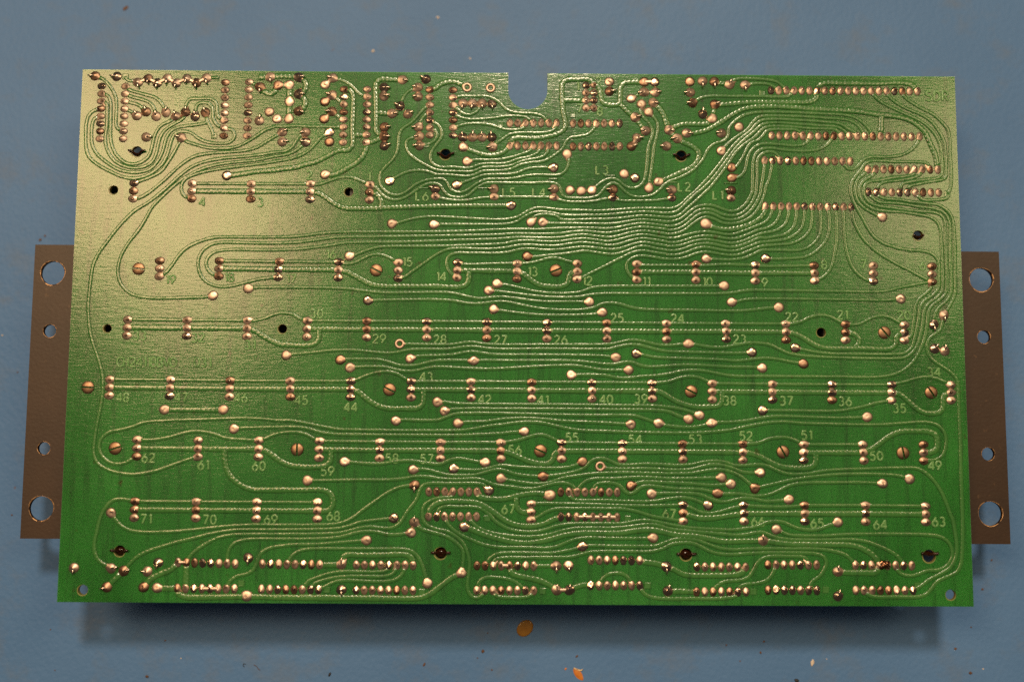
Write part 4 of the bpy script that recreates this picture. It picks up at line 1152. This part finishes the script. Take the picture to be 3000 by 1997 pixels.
for j in joints:
    kind = j['kind']
    x0, y0 = j['p']
    pick = rng.random()
    mm = M_SOLDER[0] if pick < 0.42 else M_SOLDER[1] if pick < 0.70 else M_SOLDER[2] if pick < 0.86 else M_SOLDER[3]
    if kind == 'eyelet':
        vs, fs = [], []
        n = 28
        prof = [(1.02, -0.03), (0.97, 0.20), (0.84, 0.36), (0.60, 0.36), (0.44, 0.24), (0.37, 0.0), (0.36, -1.2)]
        dr = [d for d, w in j['dirs']]
        for k, h in prof:
            for i in range(n):
                a = 2 * math.pi * i / n
                r = j['a'] * k
                for d in dr:
                    dd = math.atan2(math.sin(a - d), math.cos(a - d))
                    if k > 0.8:
                        r += 14 * ZPX * math.exp(-(dd / 0.24) ** 2)
                vs.append((x0 + r * math.cos(a), y0 + r * math.sin(a), BT + h * MM))
        for r_ in range(len(prof) - 1):
            for i in range(n):
                i2 = (i + 1) % n
                fs.append((r_ * n + i, r_ * n + i2, (r_ + 1) * n + i2, (r_ + 1) * n + i))
        e = mesh_obj('eyelet', vs, fs, M_SOLDER[1], THING)
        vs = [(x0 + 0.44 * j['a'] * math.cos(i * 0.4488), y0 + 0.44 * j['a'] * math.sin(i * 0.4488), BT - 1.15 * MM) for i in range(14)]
        mesh_obj('bore', vs, [tuple(range(14))], M_CLIP, e, smooth=False)  # dark disc closing the eyelet, shade of the hole put into its colour
        continue
    V, F, H, ox, oy = joint_mesh(j)
    o = mesh_obj('solder_joint' if kind == 'lead_joint' else kind, V, F, mm, THING)
    if kind == 'lead_joint':
        an = -math.radians(j['ang'] + rng.normal(0, 8))
        ln = rng.uniform(1.6, 2.0) * MM
        r = 0.29 * MM
        cx_, cy_ = x0 + ox - 0.1 * MM * math.cos(an), y0 + oy - 0.1 * MM * math.sin(an)
        z0 = BT + 0.80 * H
        P = [(cx_, cy_, z0 - 0.4 * MM), (cx_ + 0.15 * ln * math.cos(an), cy_ + 0.15 * ln * math.sin(an), z0 + 0.05 * MM),
             (cx_ + 0.5 * ln * math.cos(an), cy_ + 0.5 * ln * math.sin(an), z0 + 0.20 * MM),
             (cx_ + ln * math.cos(an), cy_ + ln * math.sin(an), z0 + 0.22 * MM),
             (cx_ + 1.12 * ln * math.cos(an), cy_ + 1.12 * ln * math.sin(an), z0 + 0.16 * MM)]
        vs, fs = tube(P, (r, r * 1.1, r, r * 0.95, r * 0.45))
        mesh_obj('wire_lead', vs, fs, M_LEAD, o)
    elif kind in ('switch_pin_joint', 'connector_pin_joint', 'chip_pin_joint', 'socket_pin_joint', 'lamp_pin_joint') and rng.random() < (0.9 if kind[0:2] in ('sw', 'co') else 0.6):
        # the pin end standing out of the solder
        an = rng.uniform(0, 6.28)
        tz = BT + H * rng.uniform(1.3, 1.8)
        P = [(x0 + ox, y0 + oy, BT + 0.5 * H), (x0 + ox, y0 + oy, BT + H), (x0 + ox + 0.05 * MM * math.cos(an), y0 + oy + 0.05 * MM * math.sin(an), tz),
             (x0 + ox + 0.05 * MM * math.cos(an), y0 + oy + 0.05 * MM * math.sin(an), tz + 0.06 * MM)]
        vs, fs = tube(P, [q_ * MM * (1.0 if kind[0:2] in ('sw', 'co') else 0.78) for q_ in (0.36, 0.34, 0.28, 0.16)], 8)
        mesh_obj('pin_end', vs, fs, M_PIN if rng.random() < 0.8 else M_LEAD, o)

# burnt flux lump over two chip pins
bm = bmesh.new()
bmesh.ops.create_icosphere(bm, subdivisions=4, radius=1)
c = tp('D4', 1380, 1108)
for v_ in bm.verts:
    k = 1 + 0.16 * math.sin(5 * v_.co.x + 1) * math.cos(4 * v_.co.y) + 0.08 * math.sin(11 * v_.co.x + 7 * v_.co.y)
    v_.co = Vector((c[0] + v_.co.x * 58 * ZPX * k, c[1] + v_.co.y * 42 * ZPX * k, BT + max(-0.05, v_.co.z) * 0.85 * MM * k))
me = bpy.data.meshes.new('burnt_flux_lump')
bm.to_mesh(me)
bm.free()
M_FLUX = solder('burnt_flux', (0.10, 0.035, 0.018), (0.42, 0.22, 0.13), 0.22)
me.materials.append(M_FLUX)
me.polygons.foreach_set('use_smooth', [True] * len(me.polygons))
o = bpy.data.objects.new('burnt_flux_lump', me)
COL.objects.link(o)
o.parent = THING
o['label'] = 'dark brown burnt solder lump over two chip pins'

# ------------------------------------------------------------------ screws
for t, x, y, ang in SCREWS:
    c = tp(t, x, y)
    R = 59 * ZPX
    an = -math.radians(ang)
    e1, e2 = np.array((math.cos(an), math.sin(an))), np.array((-math.sin(an), math.cos(an)))
    vj = [-1, -.93, -.8, -.6, -.38, -.2, -.145, -.135, .135, .145, .2, .38, .6, .8, .93, 1]
    nu = 17
    vs, fs = [], []
    for v_ in vj:
        L = math.sqrt(max(0, 1 - v_ * v_))
        for i in range(nu):
            u_ = L * math.sin(math.pi / 2 * (-1 + 2 * i / (nu - 1)))
            r2 = u_ * u_ + v_ * v_
            z = 0.48 * MM * max(0.0, 1 - r2) ** 0.6 + 0.14 * MM
            if abs(v_) < 0.14:
                z = 0.0 * MM
            q = np.array(c) + R * (e1 * u_ + e2 * v_)
            vs.append((q[0], q[1], BT + z))
    for a_ in range(len(vj) - 1):
        for i in range(nu - 1):
            k = a_ * nu + i
            fs.append((k, k + 1, k + nu + 1, k + nu))
    o = mesh_obj('slotted_screw', vs, fs, M_SCREW, THING, smooth=False)
    me = o.data
    me.polygons.foreach_set('use_smooth', [True] * len(me.polygons))
    bm = bmesh.new()
    bm.from_mesh(me)
    for ed in bm.edges:
        if len(ed.link_faces) == 2 and ed.calc_face_angle(0) > 0.7:
            ed.smooth = False
    bm.to_mesh(me)
    bm.free()
    wv = circle(c, R * 1.0, 28)
    vs = [(p[0], p[1], BT - 0.05 * MM) for p in wv] + [(p[0], p[1], BT + 0.13 * MM) for p in wv]
    fs = [(i, (i + 1) % 28, 28 + (i + 1) % 28, 28 + i) for i in range(28)]
    mesh_obj('head_rim', vs, fs, M_SCREW, o)

# ------------------------------------------------------------------ push-in clips
for t, x, y, r, k in CLIPS:
    c = tp(t, x, y)
    r = r * ZPX
    clip = bpy.data.objects.new('push_in_clip', None)
    COL.objects.link(clip)
    clip.parent = THING
    off = {'V': -0.52, 'U': -0.36, 'T': -0.02, 'W': 0.30}[k] * r
    wing = {'V': 1.55, 'U': 0.98, 'T': 1.62, 'W': 1.30}[k] * r
    lift = {'V': 0.62, 'U': 0.35, 'T': 0.12, 'W': 0.15}[k] * r
    # post: fills the lower part of the bore
    n = 20
    vs, fs = [], []
    post_r = 0.55 * r if k != 'T' else 0.90 * r
    prof = [(1.0, -9.0 * MM), (1.0, -0.9 * MM), (0.72, -0.35 * MM), (0.25, -0.25 * MM)]
    for kk, z_ in prof:
        for i in range(n):
            a = 2 * math.pi * i / n
            vs.append((c[0] + post_r * kk * math.cos(a), c[1] + off + post_r * 0.78 * kk * math.sin(a), BT + z_))
    for q in range(len(prof) - 1):
        for i in range(n):
            i2 = (i + 1) % n
            fs.append((q * n + i, q * n + i2, (q + 1) * n + i2, (q + 1) * n + i))
    fs.append(tuple((len(prof) - 1) * n + i for i in range(n)))
    mesh_obj('post', vs, fs, M_CLIP, clip)
    for s in (-1, 1):
        P = [(c[0], c[1] + off, BT - 0.7 * MM), (c[0] + s * 0.35 * r, c[1] + off + 0.10 * lift, BT - 0.1 * MM),
             (c[0] + s * 0.85 * r, c[1] + off + 0.62 * lift, BT + 0.50 * MM), (c[0] + s * 1.2 * r * min(1, wing / r / 1.3), c[1] + off + 0.95 * lift, BT + 0.75 * MM),
             (c[0] + s * wing, c[1] + off + lift, BT + 0.80 * MM), (c[0] + s * (wing + 0.12 * MM), c[1] + off + lift, BT + 0.78 * MM)]
        rr = (0.26 * r, 0.26 * r, 0.25 * r, 0.24 * r, 0.21 * r, 0.09 * r)
        vs, fs = tube(P, rr, 10)
        mesh_obj('wing', vs, fs, M_CLIP, clip)

# ------------------------------------------------------------------ metal plate under the board, with its lugs
ZP = BT - 0.008


def pz(x, y):
    return px(x, y, ZP)


xl, xr = -0.1582, 0.1582
yt, yb = 0.0286, -0.0663
xin0, xin1, yin0, yin1 = -0.138, 0.127, -0.0745, 0.0555
outl = [(xin0, yin1), (xin1, yin1), (xin1, yt), (xr, yt), (xr, yb), (xin1, yb), (xin1, yin0), (xin0, yin0), (xin0, yb), (xl, yb), (xl, yt), (xin0, yt)]


def pl(x, y, ox, oy, s):
    return pz(ox + x / s, oy + y / s)


PH = [(pl(252, 195, 0, 680, 1.633), 57), (pl(238, 472, 0, 680, 1.633), 31), (pl(210, 1033, 0, 680, 1.633), 30), (pl(197, 1320, 0, 680, 1.633), 57),
      (pl(286, 227, 2700, 680, 1.633), 57), (pl(298, 501, 2700, 680, 1.633), 31.5), (pl(319, 1060, 2700, 680, 1.633), 31), (pl(330, 1345, 2700, 680, 1.633), 57)]
K = 0.1087 * MM / 1.633 * 1.024
loops = [outl] + [circle(c, r * K, 36) for c, r in PH]
filled('mounting_plate', loops, ZP - 0.0015, ZP, [M_PLATE, M_PLATE], THING)
for c, r in PH:
    vs, fs = [], []
    n = 40
    for i in range(n):
        a = 2 * math.pi * i / n
        w = 1.045 + 0.035 * math.sin(3 * a + r) + 0.02 * random.random()
        vs += [(c[0] + r * K * 0.992 * math.cos(a), c[1] + r * K * 0.992 * math.sin(a), ZP - 0.0004),
               (c[0] + r * K * 0.998 * math.cos(a), c[1] + r * K * 0.998 * math.sin(a), ZP + 0.00004),
               (c[0] + r * K * w * math.cos(a), c[1] + r * K * w * math.sin(a), ZP + 0.00002)]
    for i in range(n):
        j = (i + 1) % n
        fs += [(3 * i, 3 * i + 1, 3 * j + 1, 3 * j), (3 * i + 1, 3 * i + 2, 3 * j + 2, 3 * j + 1)]
    mesh_obj('worn_hole_edge', vs, fs, M_RIM, THING)

# key switches between plate and board, keycaps under the plate: the assembly rests on its keys
sw = [j['p'] for j in joints if j['kind'] == 'switch_pin_joint'][1::3]
hm = bpy.data.meshes.new('switch_housing')
cm = bpy.data.meshes.new('keycap')


def frustum(me, a, b, z0, z1, material):
    vs = [(-a, -a, z0), (a, -a, z0), (a, a, z0), (-a, a, z0), (-b, -b, z1), (b, -b, z1), (b, b, z1), (-b, b, z1)]
    fs = [(3, 2, 1, 0), (4, 5, 6, 7), (0, 1, 5, 4), (1, 2, 6, 5), (2, 3, 7, 6), (3, 0, 4, 7)]
    me.from_pydata(vs, [], fs)
    me.materials.append(material)


frustum(hm, 0.0066, 0.0066, ZP + 0.0002, BT - BTHICK - 0.0003, M_KEY)
frustum(cm, 0.0064, 0.0090, 0.0, ZP - 0.0045, M_KEY)
for p in sw:
    for me, nm in ((hm, 'switch_housing'), (cm, 'keycap')):
        o = bpy.data.objects.new(nm, me)
        o.location = (min(0.118, max(-0.122, p[0])), p[1], 0)
        COL.objects.link(o)
        o.parent = THING
fm = mesh_obj('key_frame', [(xin0 + .004, yin0 + .003, ZP - 0.006), (xin1 - .003, yin0 + .003, ZP - 0.006), (xin1 - .003, yin1 - .003, ZP - 0.006), (xin0 + .004, yin1 - .003, ZP - 0.006),
                            (xin0 + .004, yin0 + .003, ZP - 0.0016), (xin1 - .003, yin0 + .003, ZP - 0.0016), (xin1 - .003, yin1 - .003, ZP - 0.0016), (xin0 + .004, yin1 - .003, ZP - 0.0016)],
              [(3, 2, 1, 0), (4, 5, 6, 7), (0, 1, 5, 4), (1, 2, 6, 5), (2, 3, 7, 6), (3, 0, 4, 7)], M_KEY, THING, smooth=False)

# ------------------------------------------------------------------ crumbs and marks on the mat
PXM = 0.1087 * MM * 1.095


def crumb(name, x, y, r, material, label, cat, group=None, flat=0.45, asp=1.0, ang=0.0):
    bm = bmesh.new()
    bmesh.ops.create_icosphere(bm, subdivisions=2, radius=1)
    r = r * 0.66
    ca_, sa_ = math.cos(ang), math.sin(ang)
    ph = [random.uniform(0, 6.28) for _ in range(4)]
    for v_ in bm.verts:
        k = 1 + 0.22 * math.sin(3 * v_.co.x + ph[0]) * math.sin(2.5 * v_.co.y + ph[1]) + random.uniform(-0.10, 0.10)
        q = v_.co * k
        u_, w_ = q.x * asp, q.y
        v_.co = Vector((u_ * ca_ - w_ * sa_, u_ * sa_ + w_ * ca_, max(q.z, -0.55) * flat)) * r * PXM
    zmin = min(v_.co.z for v_ in bm.verts)
    me = bpy.data.meshes.new(name)
    for v_ in bm.verts:
        v_.co.z -= zmin
    bm.to_mesh(me)
    bm.free()
    me.materials.append(material)
    for p_ in me.polygons:
        p_.use_smooth = random.random() < 0.7
    o = bpy.data.objects.new(name, me)
    q = px(x, y, 0.0)
    o.location = (q[0], q[1], 0.0)
    COL.objects.link(o)
    tag(o, label, cat, group)
    return o


GB = 'brown crumbs scattered on the mat'
for x, y, r, a, g in [(431, 1980, 6, 1.2, .3), (1415, 1906, 6.5, 1.2, .9), (1399, 1926, 3.2, 1.1, 0), (148, 1843, 3, 1, 0), (161, 1962, 3, 1, 0), (1429, 1853, 3, 1, .4), (1441, 1961, 3.5, 1.2, 2),
                      (484, 1875, 3, 2, .4), (1690, 1921, 4, 1.8, .9), (2128, 1888, 3.5, 1.3, 1.2), (2238, 1878, 4.2, 1.2, .5), (2228, 1910, 4, 1.3, 1.8), (2168, 1935, 3, 1, 0),
                      (2843, 1970, 6, 1.1, 0), (2799, 1899, 5, 1.2, 0), (2878, 1725, 5, 1.2, .6), (2845, 1836, 3.5, 1, 0), (118, 703, 5, 1.5, .5), (132, 691, 4, 1.2, 1), (35, 1508, 4, 1, 0),
                      (52, 1090, 3.5, 1, .2), (1243, 1945, 4.5, 2.0, 1.2), (2905, 1640, 4, 1.2, .3)]:
    own = {(118, 703): 'brown crumb just off the square corner of the lug by the golden glare', (132, 691): 'smaller of two brown crumbs by the lug near the golden glare',
           (1690, 1921): 'brown crumb between the amber drop and the orange flake', (1243, 1945): 'long thin brown crumb on the bare mat',
           (1415, 1906): 'flat brown crumb with a smaller crumb close beside it', (2878, 1725): 'brown crumb beside the board corner with the pierced hole'}
    lab = own.get((x, y))
    crumb('crumb', x, y, r, M_BROWN, lab or 'tiny brown crumb lying on the blue mat', 'crumb', GB, 0.4, a, g)
crumb('crumb', 368, 25, 8, M_BROWN, 'larger brown smear of dirt beyond the gold-glinting board corner', 'crumb', None, 0.15, 1.8, 0.9)
GW = 'pale specks scattered on the mat'
for x, y, r, a, g in [(1093, 150, 6, 1.3, .8), (1283, 52, 5.5, 1.2, .3), (1377, 172, 4, 1.1, 0), (2880, 1958, 3.2, 1.2, 0), (7, 982, 3.5, 1, 0), (2422, 1929, 2.4, 1, 0), (530, 1927, 2.6, 1.1, .4)]:
    crumb('speck', x, y, r, M_WHITE, 'tiny pale speck lying on the blue mat', 'speck', GW, 0.3, a, g)
crumb('chip', 2380, 1940, 7, M_WHITE, 'slim pale sliver on the mat below the row of chip pins', 'chip', None, 0.3, 1.9, 1.3)
crumb('dark_crumb', 2334, 1992, 8, M_DARK, 'black round crumb at the edge of the mat below the pale sliver', 'crumb', None, 0.6, 1.2, 0)
crumb('dark_crumb', 966, 1974, 5, M_DARK, 'short dark rod-shaped crumb near the curled fibres', 'crumb', None, 0.5, 1.9, 0.9)

# orange flake with straw coloured splinter
fl = bpy.data.objects.new('orange_flake', None)
COL.objects.link(fl)
q = px(1690, 1968, 0.0)
fl.location = (q[0], q[1], 0)
tag(fl, 'orange leaf-shaped flake with a pale curved splinter on the mat', 'flake')
vs, fs = [], []
n = 14
for i in range(n):
    t_ = i / (n - 1)
    wd = (math.sin(math.pi * min(1, t_ * 0.92 + 0.06)) ** 0.7) * 9.5
    ax = (-13 + 40 * t_) * 0.62
    ay = (13 - 40 * t_) * 0.80
    nx, ny = 0.79, 0.61
    for s_, zz in ((-1, 0.15), (-0.4, 1.6), (0.4, 2.0), (1, 0.5)):
        vs.append(((ax + nx * wd * s_) * PXM, (ay + ny * wd * s_) * PXM, zz * PXM * (0.4 + wd / 9.5)))
for i in range(n - 1):
    for k in range(3):
        fs.append((i * 4 + k, (i + 1) * 4 + k, (i + 1) * 4 + k + 1, i * 4 + k + 1))
mesh_obj('flake_body', vs, fs, M_ORANGE, fl)
vs, fs = tube([(0.2 * MM, 0.9 * MM, 0.2 * MM), (0.9 * MM, 0.7 * MM, 0.35 * MM), (1.5 * MM, 0.75 * MM, 0.4 * MM), (2.0 * MM, 1.2 * MM, 0.5 * MM)],
              (0.28 * MM, 0.30 * MM, 0.22 * MM, 0.05 * MM), 7)
mesh_obj('splinter', vs, fs, M_STRAW, fl)
vs, fs = tube([(-1.2 * MM, 1.5 * MM, 0.15 * MM), (-0.6 * MM, 1.25 * MM, 0.3 * MM), (0.0 * MM, 0.9 * MM, 0.25 * MM)], (0.1 * MM, 0.26 * MM, 0.2 * MM), 7)
mesh_obj('splinter', vs, fs, M_STRAW, fl)
crumb('flake_piece', 1657, 1958, 4.5, M_ORANGE, 'small orange fragment beside the orange leaf-shaped flake', 'flake', None, 0.3, 1.4, 0.7)

# amber drop
vs, fs = [], []
n = 30
q = px(1538, 1839, 0.0)
prof = [(1.0, 0.0), (0.98, 0.22), (0.92, 0.36), (0.82, 0.40), (0.5, 0.34), (0.2, 0.32)]
for k, z_ in prof:
    for i in range(n):
        a = 2 * math.pi * i / n
        u_, w_ = 26 * k * math.cos(a), 20.5 * k * math.sin(a)
        ca_, sa_ = math.cos(0.78), math.sin(0.78)
        vs.append((q[0] + (u_ * ca_ - w_ * sa_) * PXM, q[1] + (u_ * sa_ + w_ * ca_) * PXM, z_ * MM + 0.00001))
for r_ in range(len(prof) - 1):
    for i in range(n):
        j = (i + 1) % n
        fs.append((r_ * n + i, r_ * n + j, (r_ + 1) * n + j, (r_ + 1) * n + i))
fs.append(tuple((len(prof) - 1) * n + i for i in range(n)))
tag(mesh_obj('resin_drop', vs, fs, M_AMBER), 'amber oval drop of dried resin half in the board shadow', 'drop')

# fibres
for pts_, lab in (([(716, 1952), (712, 1947), (714, 1942), (720, 1944)], 'dark curled fibre like a small hook on the mat'),
                  ([(744, 1946), (752, 1950), (757, 1958), (763, 1962)], 'thin brown bent fibre beside the hook-shaped one')):
    P = [px(x, y, 0.0) for x, y in pts_]
    P = catmull(P, 0.2 * MM)
    vs, fs = tube([(p[0], p[1], 0.12 * MM) for p in P], [0.11 * MM] * len(P), 6)
    tag(mesh_obj('fibre', vs, fs, M_DARK if 'dark' in lab else M_BROWN), lab, 'fibre')

print('traces', n_tr, 'joints', len(joints))
